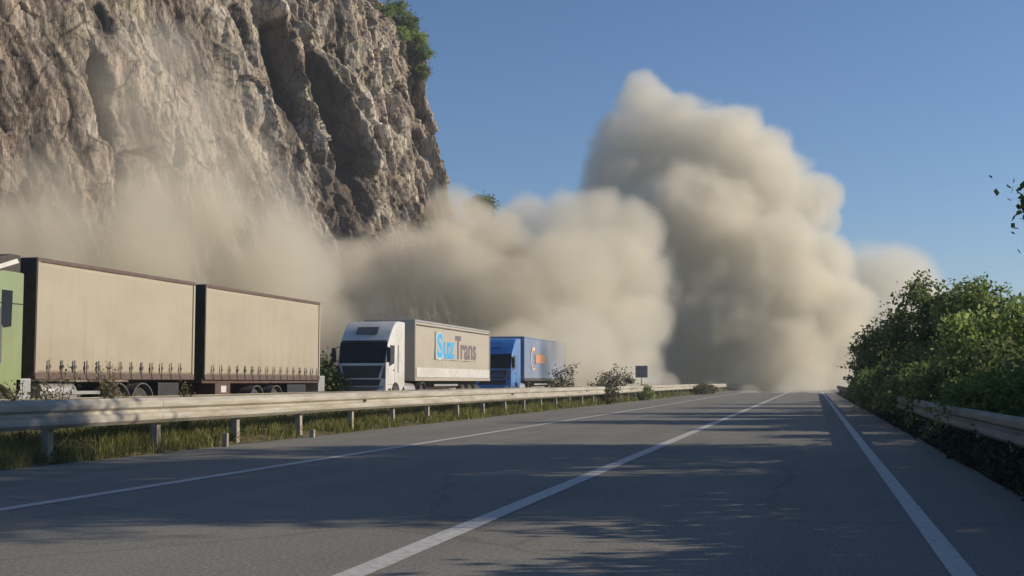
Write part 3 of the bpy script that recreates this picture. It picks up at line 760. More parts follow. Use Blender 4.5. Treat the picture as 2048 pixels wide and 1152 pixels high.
MB().box(1.14, 1.18, 3.2, 5.7, .58, .68).box(1.14, 1.18, 3.2, 5.7, .84, .92).build('side_guard', M_ALU, g)
tr = MB().box(-1.2, 1.2, 11.05, 20.0, 1.10, 1.22).build('trailer', M_MAROON, g)
MB().tube((0, 9.9, .75), (0, 12.2, .85), .07).tube((-.4, 12.2, .85), (0, 10.6, .78), .05).tube((.4, 12.2, .85), (0, 10.6, .78), .05).build('drawbar', M_CHASSIS, tr)
b2 = body_box(g, 11.1, 19.92, 1.32, 4.02, M_CURTAIN, M_BROWN, M_CURTAIN)
straps(b2, [11.1 + .50 + k * .54 for k in range(16)], 1.36, 1.64)
ch = chassis(g, 11.6, 19.8, M_MAROON); ch.parent = tr
for y in (14.75, 16.25):
    wheel(g, y, 1.14, .46); wheel(g, y, -.84, .46); mudguard(g, y, 1.14, .55, .48)
MB().box(.6, 1.20, 11.9, 12.9, .70, 1.10).build('tool_box', M_MAROON, tr, .02)
MB().box(1.2, 1.215, 12.25, 12.6, .82, 1.02).build('reflector_plate', M_WHITEP, tr)
MB().box(.5, 1.16, 17.3, 18.9, .62, 1.05).build('pallet_box', M_BLACK, tr, .03)
MB().box(-1.2, 1.2, 19.96, 20.55, .78, 1.36).build('tail_lift', M_ALU, tr, .03)
MB().box(.85, 1.15, 20.56, 20.6, .85, 1.0).build('tail_lamp', M_RED, tr)

def semi(name_loc, paint, curt, label, y_tr, L_tr, W=1.13, dark=False, z0=1.30):
    t = empty('lorry', name_loc)
    tag(t, label, 'lorry', 'lorries stopped on the far carriageway')
    c = cab(t, paint, 3.84, W, 1.32, 2.55, dark)
    chassis(t, .6, 6.0)
    for y in (1.32, 5.0): wheel(t, y, 1.12); wheel(t, y, -.82)
    mudguard(t, 5.0, 1.12)
    MB().tube((.82, 2.55, .78), (.82, 4.1, .78), .32, .32, 20).build('fuel_tank', M_ALU, t, .02, True)
    b = body_box(t, y_tr, y_tr + L_tr, z0, 4.02, curt, M_ALU if not dark else curt, curt, 'trailer_body', curt if not dark else M_CHASSIS, M_CURTAIN2 if not dark else curt)
    tc_ = chassis(t, y_tr + 1.2, y_tr + L_tr - .2, M_CHASSIS, .80, 1.2)
    for k in range(3):
        y = y_tr + L_tr - 5.2 + k * 1.32
        wheel(t, y, 1.16, .50); wheel(t, y, -.86, .50)
    MB().box(1.10, 1.15, y_tr + 3.4, y_tr + L_tr - 6.2, .62, .74).box(1.10, 1.15, y_tr + 3.4, y_tr + L_tr - 6.2, .92, 1.02).build('side_guard', M_ALU, t)
    MB().box(.62, .82, y_tr + 2.4, y_tr + 2.6, .06, 1.1).box(.52, .92, y_tr + 2.3, y_tr + 2.7, .01, .06).build('landing_leg', M_ALU, t)
    MB().box(-1.15, 1.15, y_tr + L_tr + .0, y_tr + L_tr + .12, .50, .70).build('rear_bumper', M_CHASSIS, t)
    return t, c, b
wt, wc, wb = semi((-19.15, 51.5, 0), M_WHITEP, M_CURTAIN2, 'white lorry with a cream trailer lettered SuzTrans', 3.65, 13.75)
# lower white apron of the trailer and the lettering
MB().box(1.255, 1.272, 3.85, 17.2, 1.345, 1.80).build('side_board', M_WHITEP, wb, .006)
MB().box(1.262, 1.270, 3.85, 17.2, 3.76, 3.82).build('roof_seam', M_BROWN, wb)
ly, lz = 6.95, 2.34
sign = MB().box(1.268, 1.276, ly - .15, ly + 7.4, lz - .12, lz + 1.25).build('logo_patch', M_CURTAIN2, wb)
text_mesh('lettering', 'S', M_AQUA, sign, 1.279, ly - .05, lz - .02, 1.66, .10, 1.18)
text_mesh('lettering', 'S', M_CYAN, sign, 1.285, ly + .08, lz + .03, 1.58, .055, .98)
text_mesh('lettering', 'uz', M_CYAN, sign, 1.285, ly + 1.22, lz, 1.62, .05, 1.95)
text_mesh('lettering', 'T', M_PLUM, sign, 1.285, ly + 3.28, lz, 1.62, .05, 1.05)
text_mesh('lettering', 'rans', M_PLUM, sign, 1.285, ly + 4.30, lz, 1.52, .032, 3.05)

bt, bcab, bbod = semi((-19.15, 74.3, 0), M_BLUEP, M_CURTBLUE, 'bright blue lorry with a blue trailer bearing an orange emblem', 3.3, 13.6, 1.20, True)
em = MB()
for k in range(14):
    a0, a1 = R(60 + k * 18), R(60 + (k + 1) * 18)
    r0, r1 = .50 + .015 * k, .78
    em.add([(1.275, 6.0 + r0 * math.cos(a0), 2.65 + r0 * math.sin(a0)), (1.275, 6.0 + r1 * math.cos(a0), 2.65 + r1 * math.sin(a0)), (1.275, 6.0 + r1 * math.cos(a1), 2.65 + r1 * math.sin(a1)), (1.275, 6.0 + r0 * math.cos(a1), 2.65 + r0 * math.sin(a1))], [(0, 1, 2, 3)])
em.build('emblem_ring', M_PALEOR, bbod)
el = MB()
for k, (h, wd) in enumerate(((.56, .57), (.64, .57), (.58, .57), (.66, .57), (.56, .57))):
    y = 6.55 + k * .60
    el.box(1.27, 1.278, y, y + wd, 2.36, 2.36 + h)
el.build('emblem_strokes', M_ORANGE, bbod)
# ------------------------------------------------------------------ guard rails, sign, marker stubs
M_RAIL = mat('weathered_rail', (0.48, 0.45, 0.375), 0.55, .1, c2=(0.27, 0.23, 0.175), scale=3.2, stretch=(1, .25, 2.5))
M_POST = mat('rail_post_steel', (0.36, 0.33, 0.27), 0.65, .1, c2=(0.20, 0.155, 0.11), scale=6)
M_SIGNB = mat('sign_back_steel', (0.40, 0.36, 0.31), 0.7, .0, c2=(0.32, 0.285, 0.24), scale=3)
W_PROF = [(0, .50), (.012, .50), (.075, .555), (.082, .60), (.075, .645), (.018, .685), (.018, .715), (.075, .755), (.082, .80), (.075, .845), (.012, .90), (0, .90), (.0, .89), (.055, .845), (.06, .80), (.055, .765), (0, .725), (0, .675), (.055, .635), (.06, .60), (.055, .565), (.0, .51)]
def w_beam(x, y0, y1, sgn=1, dz=0.0, jit=0.0, sc=1.0):
    b = MB(); n = len(W_PROF)
    ys = np.linspace(y0, y1, max(2, int((y1 - y0) / 1.0)))
    vs = []
    for y in ys:
        ox = jit * float(fbm(y * .13, 3.3, 0, 2)); oz = jit * .5 * float(fbm(y * .11, 8.8, 0, 2))
        vs += [(x + ox + sgn * px * sc, y, .5 + (pz - .5) * sc + dz + oz) for px, pz in W_PROF]
    fs = []
    for j in range(len(ys) - 1):
        for k in range(n): fs.append((j * n + k, j * n + (k + 1) % n, (j + 1) * n + (k + 1) % n, (j + 1) * n + k))
    fs += [tuple(range(n)), tuple(range((len(ys) - 1) * n, len(ys) * n))[::-1]]
    return b.add(vs, fs)
def guard_rail(x, y0, y1, sgn, label, post0, step, mpost, z0=0.0, dz=0.0, jit=0.03, mrail=None, back=.14, sc=1.0):
    g = empty('guard_rail', (0, 0, 0))
    tag(g, label, 'guard rail')
    bm = w_beam(x, y0, y1, sgn, dz, jit, sc).build('beam', mrail or M_RAIL, g, smooth=True)
    y = post0
    lo = MB(); bolts = MB(); k = 0
    while y < y1:
        ox = jit * float(fbm(y * .13, 3.3, 0, 2)); t = random.uniform(-.03, .03)
        p = MB()
        xs = x - sgn * back + ox
        p.prism([(xs + sgn * q_, y + r_) for q_, r_ in ((.055, -.06), (-.055, -.06), (-.055, -.052), (.047, -.052), (.047, .052), (-.055, .052), (-.055, .06), (.055, .06))], 2, z0 - .2, .5 + .40 * sc + dz - .04)
        p.v = [(a + t * c, b_, c) for a, b_, c in p.v]
        a0, a1 = sorted((x - sgn * (back - .055) + ox, x + ox))
        p.box(a0, a1, y - .04, y + .04, .66 + dz, .74 + dz)
        p.build('post', mpost, g)
        if k % 5 == 2:
            MB().box(x + sgn * .02 - .03 + ox, x + sgn * .02 + .06 + ox, y + .4, y + .46, .68 + dz, .73 + dz).build('reflector', M_STRAP, g)
        # overlap joint of the beam
        if k % 2 == 0:
            w_beam(x + sgn * .004, y - .16, y + .16, sgn, dz, jit, sc).build('splice', mrail or M_RAIL, bm, smooth=True)
        y += step; k += 1
    return g
guard_rail(-10.28, 5, 152, 1, 'long pale guard rail along the left edge of the road in front of the weeds', 6.7, 2.95, M_POST)
guard_rail(-12.9, 8, 152, -1, 'second guard rail across the weeds beside the far carriageway', 8.9, 2.95, M_POST, dz=-.03)
M_RAILD = mat('shade_toned_dull_rail', (0.22, 0.205, 0.175), 0.7, .1, c2=(0.11, 0.10, 0.08), scale=2.5, stretch=(1, .3, 2.5))  # steel toned down for tree shade as well as dirt
guard_rail(2.10, -2, 120, -1, 'dull grey guard rail, darkened for the shade of the overhanging trees on the right road edge', 0.5, 3.0, M_POST, dz=-.04, mrail=M_RAILD, sc=.8)
s = empty('road_sign', (-10.72, 79.9, 0.0), R(6))
tag(s, 'small square grey sign seen from behind on a post beyond the left guard rail', 'sign')
pb = MB().box(-.39, .39, -.012, .012, 1.40, 2.16).build('sign_panel', M_SIGNB, s, .03)
MB().box(-.36, .36, -.04, -.012, 1.55, 1.60).box(-.36, .36, -.04, -.012, 1.95, 2.00).build('bracket', M_POST, pb)
MB().tube((0, .04, -.2), (0, .04, 2.1), .032, n=10).build('post', M_POST, s)
for (px, py, hgt, lab) in ((425, 893, .24, 'short pale stub post at the road edge, the nearer one'), (567, 876, .16, 'short pale stub post at the road edge, the farther one')):
    q = {425: (-10.12, 20.4), 567: (-10.10, 24.3)}[px]
    o = MB().box(q[0] - .05, q[0] + .05, q[1] - .04, q[1] + .04, -.05, hgt).build('marker_stub', M_POST, None, .015)
    tag(o, lab, 'stub post', 'stub posts at the road edge')
# ------------------------------------------------------------------ plants
M_LEAF_DK = leaf_mat('dark_tree_leaves', (0.050, 0.078, 0.022), (0.22, 0.265, 0.085), .48)
M_LEAF_MD = leaf_mat('mid_green_leaves', (0.070, 0.112, 0.026), (0.27, 0.34, 0.10), .55)
M_LEAF_LT = leaf_mat('bright_green_leaves', (0.12, 0.18, 0.04), (0.40, 0.48, 0.15), .55)
M_LEAF_BR = leaf_mat('dry_brown_leaves', (0.075, 0.066, 0.036), (0.19, 0.165, 0.095), .3)
M_LEAF_OL = leaf_mat('olive_leaves', (0.075, 0.075, 0.03), (0.22, 0.20, 0.10), .35)
M_LEAF_SH = leaf_mat('shade_toned_leaves', (0.012, 0.018, 0.008), (0.045, 0.058, 0.024), .2)  # deep shade below the rail is put into this leaf colour
M_BARK = mat('bark', (0.075, 0.06, 0.045), 0.9, c2=(0.13, 0.105, 0.08), scale=6, bump=.6, bscale=14, stretch=(1, 1, .2))
M_GRASS = leaf_mat('verge_grass', (0.085, 0.105, 0.026), (0.28, 0.27, 0.09), .42)
M_GRASSD = leaf_mat('dry_grass', (0.12, 0.10, 0.04), (0.30, 0.25, 0.13), .35)

def leaf_quads(C, size, up_bias=.4, droop=0.0):
    """one kite-shaped leaf per point, folded along its midrib"""
    n = len(C)
    d = rng.normal(size=(n, 3)); d[:, 2] -= droop; d /= np.linalg.norm(d, axis=1)[:, None]
    nn = rng.normal(size=(n, 3)); nn[:, 2] += up_bias * 2
    sd_ = np.cross(d, nn); sd_ /= np.linalg.norm(sd_, axis=1)[:, None] + 1e-9
    L = (size * rng.uniform(.6, 1.35, n))[:, None]
    w_ = L * rng.uniform(.22, .36, n)[:, None]
    a = C; b = C + d * L * .45 + sd_ * w_; c = C + d * L; e = C + d * L * .45 - sd_ * w_
    V = np.stack([a, b, c, e], 1).reshape(-1, 3)
    F = np.arange(4 * n).reshape(-1, 4)
    return V, F
def plant(name, label, cat, base, lobes, n_cl, n_leaf, size, m, trunk_r=.10, group=None, cl_r=.32, gaps=.35, stems=1, droop=.2, trunk_h=None, twigs=True, rag=1.0, extra=()):
    """lobes: (dx,dy,z,rx,rz) ellipsoids of the crown relative to the base; leaves sit in clusters at the branch tips"""
    base = Vector(base)
    root = empty(name, base); tag(root, label, cat, group)
    lobes = [np.array(l, float) for l in lobes]
    vol = np.array([l[3] ** 2 * l[4] for l in lobes]); vol = vol ** .8 / (vol ** .8).sum()
    cl = []
    while len(cl) < n_cl:
        l = lobes[rng.choice(len(lobes), p=vol)]
        v = rng.normal(size=3); v /= np.linalg.norm(v)
        rr = rng.uniform(.35, 1.0) ** .55 * rng.uniform(.85, 1.0 + .22 * rag)
        p = np.array([l[0] + v[0] * l[3] * rr, l[1] + v[1] * l[3] * rr, l[2] + v[2] * l[4] * rr])
        if p[2] < .08: continue
        if pnoise(p[0] / (cl_r * 3.2) + base.x, p[1] / (cl_r * 3.2) + base.y, p[2] / (cl_r * 3.2)) < gaps - .55: continue
        cl.append(p)
    for (ex_, ey_, ez_, erx, erz, en) in extra:
        for _ in range(en): cl.append(np.array([ex_, ey_, ez_]) + np.clip(rng.normal(size=3), -1.6, 1.6) * np.array([erx, erx, erz]))
    cl = np.array(cl)
    # limbs: every cluster hangs on a twig that joins one of the main limbs
    wood = MB()
    cz = np.mean([l[2] for l in lobes]); ctr = np.mean([l[:2] for l in lobes], axis=0)
    th = trunk_h if trunk_h is not None else max(.25, min(l[2] - .6 * l[4] for l in lobes))
    forks = []
    for s_ in range(stems):
        a = 2 * math.pi * s_ / max(1, stems) + .7; off = 0.12 * (stems > 1)
        p0 = np.array([off * math.cos(a), off * math.sin(a), -.15])
        p1 = np.array([ctr[0] * .25 + off * 2.5 * math.cos(a), ctr[1] * .25 + off * 2.5 * math.sin(a), th])
        mid = (p0 + p1) / 2 + rng.normal(size=3) * np.array([.06, .06, 0]) * th
        wood.path([p0, mid, p1], [trunk_r * 1.25, trunk_r, trunk_r * .82], 8); forks.append(p1)
    limbs = []
    for l in lobes:
        f = forks[rng.integers(len(forks))]; e = np.array([l[0], l[1], l[2] + .35 * l[4]])
        m1 = f + (e - f) * .5 + rng.normal(size=3) * .10 * np.linalg.norm(e - f)
        wood.path([f, m1, e], [trunk_r * .62, trunk_r * .42, trunk_r * .16], 6)
        for t in np.linspace(0.15, 1, 8): limbs.append(f + (m1 - f) * min(1, t * 2) if t < .5 else m1 + (e - m1) * (t - .5) * 2)
    limbs = np.array(limbs)
    for p in cl[n_cl:]:
        q = limbs[np.argmin(np.linalg.norm(limbs - p, axis=1))]; mm = (p + q) / 2 + np.array([0, 0, .05])
        wood.path([q, mm, p], [.016, .009, .004], 5)
    if twigs:
        for p in cl[:: max(1, len(cl) // 160)]:
            q = limbs[np.argmin(np.linalg.norm(limbs - p, axis=1) + .3 * np.abs(limbs[:, 2] - p[2] + .3))]
            mm = (p + q) / 2 + rng.normal(size=3) * .08 * np.linalg.norm(p - q)
            wood.path([q, mm, p], [trunk_r * .17, trunk_r * .11, trunk_r * .04], 4)
    wood.build('trunk' if stems == 1 else 'stems', M_BARK, root, smooth=True)
    # leaves: flat sprays round every cluster
    r_cl = cl_r * rng.uniform(.6, 1.25, len(cl))
    idx = np.repeat(np.arange(len(cl)), n_leaf)
    o = rng.normal(size=(len(idx), 3)) * .55; o[:, 2] *= .55
    out = cl - np.array([ctr[0], ctr[1], cz]); out /= np.linalg.norm(out, axis=1)[:, None] + 1e-9
    o += out[idx] * rng.uniform(-.5, .9, len(idx))[:, None] * .7
    P = cl[idx] + o * r_cl[idx][:, None]
    V, F = leaf_quads(P, size, .4, droop)
    quick_mesh('crown' if stems == 1 else 'foliage', V, F, m, root)
    return root
G_T = 'trees and bushes along the right road edge'
plant('roadside_tree', 'tall dark leafy tree with a spiky top, highest behind the right guard rail', 'tree', (4.5, 48.0, .1),
      [(-.45, .3, 3.3, 1.25, 1.0), (-.5, .2, 4.35, .65, .75), (.5, -.3, 3.5, 1.3, .9), (-1.3, .6, 2.4, .9, .8), (.3, .2, 2.0, 1.5, 1.1), (1.2, 0, 2.9, 1.0, .9)], 420, 30, .155, M_LEAF_DK, .13, G_T, .34, .46, rag=2.1)
plant('roadside_tree', 'broad green tree right of the tall spiky one, its crown crossing the frame edge', 'tree', (5.9, 44.0, .1),
      [(-.6, 0, 3.2, 1.1, .9), (.3, 0, 3.2, 1.0, .8), (1.3, .2, 2.0, 1.1, .9), (-.2, -.4, 2.1, 1.5, .9), (-.5, .3, 3.9, .5, .5)], 380, 30, .155, M_LEAF_MD, .12, G_T, .34, .46, rag=2.0)
plant('roadside_bush', 'bright sunlit green bush hanging over the guard rail near the right frame edge', 'bush', (4.5, 32.5, .1),
      [(-.35, 0, 1.9, 1.0, .75), (.5, -.1, 2.1, 1.0, .75), (-.9, .3, 1.5, .7, .55), (.0, -.4, 1.1, 1.1, .6), (1.2, .2, 1.8, .9, .9)], 340, 30, .13, M_LEAF_LT, .06, G_T, .30, .44, 3, rag=1.6)
plant('roadside_tree', 'dark slim tree farthest along the right guard rail, before the dust', 'tree', (2.95, 66.5, .1),
      [(0, 0, 2.1, .95, .9), (.3, .3, 1.3, 1.0, .8), (-.35, -.2, 2.5, .6, .55), (-.3, 0, 1.2, .8, .7)], 260, 30, .17, M_LEAF_DK, .09, G_T, .34, .34)
plant('roadside_tree', 'dark rounded tree between the farthest tree and the tall spiky one', 'tree', (3.6, 57.5, .1),
      [(-.4, 0, 2.5, 1.2, .9), (.4, .4, 3.2, 1.0, .8), (-.2, -.3, 1.5, 1.3, .9), (.6, 0, 1.8, 1.3, 1.0)], 400, 32, .17, M_LEAF_DK, .10, G_T, .36, .35)
plant('roadside_bush', 'low dark bush spilling over the right guard rail below the tall tree', 'bush', (2.85, 38.5, .05),
      [(-.5, 0, .85, .75, .55), (.4, .3, 1.45, .9, .7), (-.4, -1.6, .75, .7, .5), (0, 1.6, 1.1, .9, .7), (-.4, 3.4, .9, .8, .6)], 330, 30, .12, M_LEAF_DK, .04, G_T, .26, .36, 3)
plant('roadside_bush', 'dark shaded bush behind the right guard rail below the sunlit bush', 'bush', (3.3, 27.5, .05),
      [(-.4, 0.6, .9, .9, .6), (.7, .9, 1.2, 1.0, .8), (.5, -1.2, .9, 1.0, .6)], 260, 30, .12, M_LEAF_DK, .04, G_T, .28, .36, 3)
plant('roadside_bush', 'dark bush in the shade behind the guard rail at the right frame edge', 'bush', (4.0, 22.8, .05),
      [(0, 0, .8, .9, .6), (.8, .9, 1.0, 1.0, .7), (.6, -1.0, .8, .9, .6)], 220, 28, .12, M_LEAF_DK, .04, G_T, .28, .36, 3)
plant('roadside_bush', 'low dark bush beside the rail between the tall tree and the rounded one', 'bush', (2.7, 49.5, .05),
      [(-.4, 0, .7, .7, .55), (-.1, 1.6, .9, .9, .7), (-.3, -1.8, .7, .7, .55), (-.1, 4.2, .9, .9, .7), (-.1, 6.5, .8, .8, .6), (-.2, -3.8, .7, .7, .5)], 380, 28, .13, M_LEAF_DK, .04, G_T, .28, .36, 3)
plant('roadside_bush', 'low bush at the far end of the right guard rail', 'bush', (2.75, 73.5, .05),
      [(0, 0, .7, .7, .55), (.1, 2.6, .7, .7, .5), (.1, -2.2, .9, .8, .7), (.0, 5.5, .55, .6, .4)], 200, 26, .15, M_LEAF_DK, .04, G_T, .28, .36, 3)
plant('overhanging_tree', 'tree leaning in from the right, only its lowest branch tip inside the frame', 'tree', (5.9, 14.6, .1),
      [(-.6, 0, 5.2, 1.9, 1.4), (.8, .8, 5.2, 1.8, 1.2), (-.2, -1.0, 5.4, 1.7, 1.2), (.2, 0, 4.0, 1.9, 1.0), (-2.2, -.4, 3.6, 1.0, .5), (-3.05, -.5, 2.95, .35, .12)], 1000, 30, .085, M_LEAF_MD, .17, G_T, .27, .34, rag=.3,
      extra=((-3.42, -.8, 3.02, .10, .04, 9), (-3.40, -.8, 2.86, .12, .03, 9), (-3.30, -.8, 2.70, .12, .04, 9), (-3.2, -.8, 2.9, .12, .12, 12)))
# trees beside the car, out of the frame, that throw the shade across the road
for i, (x, y, hh, rr, zz) in enumerate(((6.8, 16.2, 7.0, 1.9, 5.0), (7.2, 24.0, 7.2, 1.9, 5.0), (8.0, 20.2, 10.6, 2.3, 7.2), (6.4, 8.0, 3.0, 1.4, 2.0), (9.5, 40.0, 7.0, 1.6, 5.0))):
    plant('shade_tree', ['leafy tree beside the car right of the frame, throwing shade on the near road', 'leafy tree right of the frame behind the overhanging one', 'tallest leafy tree right of the frame between the other two', 'low rounded tree right of the frame nearest the camera', 'slender leafy tree right of the frame farthest from the car'][i], 'tree', (x, y, .1),
          [(-.5, .3, zz, rr, hh - zz), (.6, -.6, zz - .5, rr, (hh - zz) * .8), (.2, .9, zz + .2, rr * .8, (hh - zz) * .7), (0, 0, zz * .66, rr * 1.05, zz * .34)], 430, 34, .21, M_LEAF_MD, .14, G_T, .46, .34, twigs=False)

plant('roadside_bush', 'leafy green bush spilling over the guard rail just inside the right frame edge', 'bush', (2.75, 20.0, .05),
      [(-.25, 0, .75, .6, .45), (.3, .8, 1.0, .7, .55), (-.2, 1.8, .7, .6, .45), (.2, -1.0, .8, .6, .5)], 300, 30, .085, M_LEAF_MD, .03, G_T, .2, .38, 3)
plant('roadside_bush', 'mid green bush spilling over the guard rail below the sunlit bush', 'bush', (2.8, 33.5, .05),
      [(-.35, 0, .8, .7, .5), (.3, .8, 1.2, .8, .65), (-.3, 2.0, .8, .7, .5), (.1, -1.3, .85, .7, .5)], 320, 30, .10, M_LEAF_MD, .03, G_T, .22, .38, 3)
for i, (x, y, hh, lab) in enumerate(((4.4, 3.6, 2.4, 'dense bush right of the frame, level with the front of the car'), (4.4, 7.6, 3.0, 'dense bush right of the frame in front of the low rounded tree'), (4.6, 11.6, 2.7, 'dense bush right of the frame under the leafy tree beside the car'), (4.8, 15.6, 3.2, 'dense bush right of the frame under the overhanging tree'), (5.1, 19.2, 2.9, 'dense bush just right of the frame before the shaded bush'))):
    plant('roadside_bush', lab, 'bush', (x, y, .05), [(0, 0, hh * .5, 1.3, hh * .42), (.4, 1.5, hh * .45, 1.2, hh * .38), (.3, -1.4, hh * .5, 1.2, hh * .42)], 420, 30, .16, M_LEAF_DK, .05, G_T, .34, .30, 3, twigs=False)
def cover(n, xr, yr, zr, size, m, name, label):
    """creeping ground cover: leaves in low overlapping tufts"""
    nc = n // 26
    Y = yr[0] * (yr[1] / yr[0]) ** rng.uniform(0, 1, nc); X = rng.uniform(*xr, nc); hz_ = zr * rng.uniform(.25, 1, nc) * (.7 + .5 * fbm(X, Y * .5, 2, 3))
    i = np.repeat(np.arange(nc), 26); P = np.stack([X[i] + np.clip(rng.normal(size=len(i)), -1.5, 1.5) * .09, Y[i] + rng.normal(size=len(i)) * .22, np.abs(hz_[i] * rng.uniform(0, 1, len(i)) ** .7) + .01], -1)
    V, F = leaf_quads(P, size, .5, -.2); o = quick_mesh(name, V, F, m); tag(o, label, 'ground cover', None, 'stuff')
cover(170000, (2.06, 2.9), (7, 110), .62, .06, M_LEAF_SH, 'ground_cover', 'creeping plants growing under and through the right guard rail, coloured dark for its shade')
# median: grass, weeds, shrubs
def blades(n, xr, yr, hr, zf, wr=(.006, .014), clump=.0, lean_=.35):
    Y = yr[0] * (yr[1] / yr[0]) ** rng.uniform(0, 1, n)            # denser towards the camera
    X = rng.uniform(*xr, n)
    k = fbm(X * 1.3, Y * .8, 5.0, 3) > clump - .3; X, Y = X[k], Y[k]; n = len(X)
    Z = zf(X, Y) - .02
    H = rng.uniform(*hr, n) * (0.6 + .5 * np.clip(.5 + fbm(X * .6, Y * .35, 9, 3), 0, 1.4))
    W = rng.uniform(*wr, n) * np.clip(Y / 16, 1, 4); a = rng.uniform(0, 2 * np.pi, n); l = rng.normal(size=(n, 2)) * lean_
    b = np.stack([X, Y, Z], -1); t = np.stack([np.cos(a) * W, np.sin(a) * W, 0 * W], -1)
    mid = b + np.stack([l[:, 0] * H * .3, l[:, 1] * H * .3, H * .6], -1)
    tip = b + np.stack([l[:, 0] * H * .9, l[:, 1] * H * .9, H], -1)
    V = np.stack([b - t, b + t, mid + t * .7, mid - t * .7, tip], 1).reshape(-1, 3)
    i = np.arange(n)[:, None] * 5
    F = np.concatenate([np.concatenate([i, i + 1, i + 2], 1), np.concatenate([i, i + 2, i + 3], 1), np.concatenate([i + 3, i + 2, i + 4], 1)])
    return V, F
def gz(X, Y): return verge_z(X, Y)
V1, F1 = blades(95000, (-13.0, -10.25), (9, 150), (.10, .40), gz, (.003, .008))
o = quick_mesh('grass', V1, F1, M_GRASS); tag(o, 'green and straw grass covering the strip between the guard rails', 'grass', None, 'stuff')
V2, F2 = blades(9000, (-12.8, -10.6), (9, 130), (.30, .62), gz, (.004, .008), .15, .45)
o = quick_mesh('dry_grass', V2, F2, M_GRASSD); tag(o, 'taller dry straw stalks standing in the strip between the guard rails', 'grass', None, 'stuff')
V3, F3 = blades(9000, (2.25, 5.0), (7, 80), (.10, .40), bank_z)
o = quick_mesh('bank_grass', V3, F3, M_LEAF_DK); tag(o, 'dark grass in the shade under the right hand bushes', 'grass', None, 'stuff')
cover(26000, (-12.9, -10.3), (10, 140), .34, .06, M_LEAF_OL, 'leafy_weeds', 'low broad leaved weeds among the grass between the guard rails')
def weed(base, h, n, label, m, spread=.35):
    root = empty('weed', base); tag(root, label, 'weed', 'tall weeds between the guard rails')
    st = MB(); P = []
    for k in range(n):
        a = rng.uniform(0, 6.28); hh = h * rng.uniform(.6, 1.0); e = np.array([math.cos(a) * spread * rng.uniform(.2, 1), math.sin(a) * spread * rng.uniform(.2, 1), hh])
        mid = e * np.array([.4, .4, .55])
        st.path([(0, 0, -.05), mid, e], [.008, .006, .003], 4)
        for t in np.linspace(.25, 1, 16):
            c = mid * min(1, t * 2) if t < .5 else mid + (e - mid) * (t - .5) * 2
            for _ in range(5): P.append(c + rng.normal(size=3) * .05)
    st.build('stems', M_GRASSD, root)
    Vv, Ff = leaf_quads(np.array(P), .045, .3, .1); quick_mesh('foliage', Vv, Ff, m, root)
for i, (x, y, h, n, lab) in enumerate(((-11.6, 17.6, 1.25, 9, 'tall feathery weed in front of the green lorry, nearest the left frame edge'), (-11.2, 18.5, 1.35, 10, 'tallest straw weed against the beige curtain of the green lorry'), (-11.8, 19.6, 1.15, 8, 'tall thin weed left of the rear wheels of the green lorry'),
                                       (-11.4, 16.4, 1.0, 9, 'bushy weed behind the rail in front of the green cab'), (-11.0, 20.6, 1.0, 8, 'weed right of the tall straw weed in front of the lorry wheels'))):
    weed((x, y, .12), h, n, lab, M_GRASSD)
G_S = 'shrubs in the strip between the guard rails'
plant('shrub', 'dark brown shrub in front of the tail of the blue lorry', 'shrub', (-12.35, 62.8, .05), [(-.1, 0, 1.0, .60, .65), (.3, .2, 1.5, .38, .5), (-.4, .1, .75, .42, .5)], 60, 15, .12, M_LEAF_BR, .05, G_S, .26, .42, 3, rag=1.6)
plant('shrub', 'olive green shrub left of the small grey sign', 'shrub', (-12.0, 76.0, .05), [(0, 0, 1.1, .80, .65), (.5, .2, 1.6, .6, .5), (-.7, 0, 1.0, .6, .55)], 75, 16, .13, M_LEAF_OL, .05, G_S, .28, .42, 3, rag=1.5)
plant('shrub', 'low ragged shrub poking over the rail right of the brown shrub', 'shrub', (-10.75, 72.5, .05), [(0, 0, .65, .45, .5), (.2, .3, 1.0, .3, .4)], 60, 20, .12, M_LEAF_BR, .03, G_S, .2, .42, 3, rag=1.5)
plant('shrub', 'small dark shrub growing through the rail below the brown shrub', 'shrub', (-10.2, 63.0, .02), [(0, 0, .6, .55, .5), (.1, .3, .95, .35, .4)], 70, 20, .12, M_LEAF_BR, .03, G_S, .2, .42, 3, rag=1.5)
plant('shrub', 'low green shrub at the foot of the rail by the grey sign', 'shrub', (-10.0, 76.0, .02), [(0, 0, .35, .6, .32), (-.2, 1.2, .45, .6, .4)], 60, 20, .12, M_LEAF_MD, .03, G_S, .2, .42, 3)
plant('shrub', 'dark bush in the plume shadow at the far end of the left rail', 'shrub', (-9.9, 113.0, .02), [(0, 0, .40, 1.0, .40), (.1, 2.5, .45, 1.0, .40), (.1, -2.8, .35, .9, .35), (.2, 5.5, .4, .9, .35)], 150, 22, .17, M_LEAF_BR, .03, G_S, .25, .38, 3)
plant('dark_bush', 'dark leafy bush between the green lorry trailer and the white lorry', 'bush', (-21.5, 51.0, 0), [(0, 0, 1.3, 1.2, .9), (-.6, .4, 2.2, .9, .7), (.6, .6, 1.2, 1.0, .8)], 230, 26, .17, M_LEAF_DK, .07, None, .34, .38, 3)
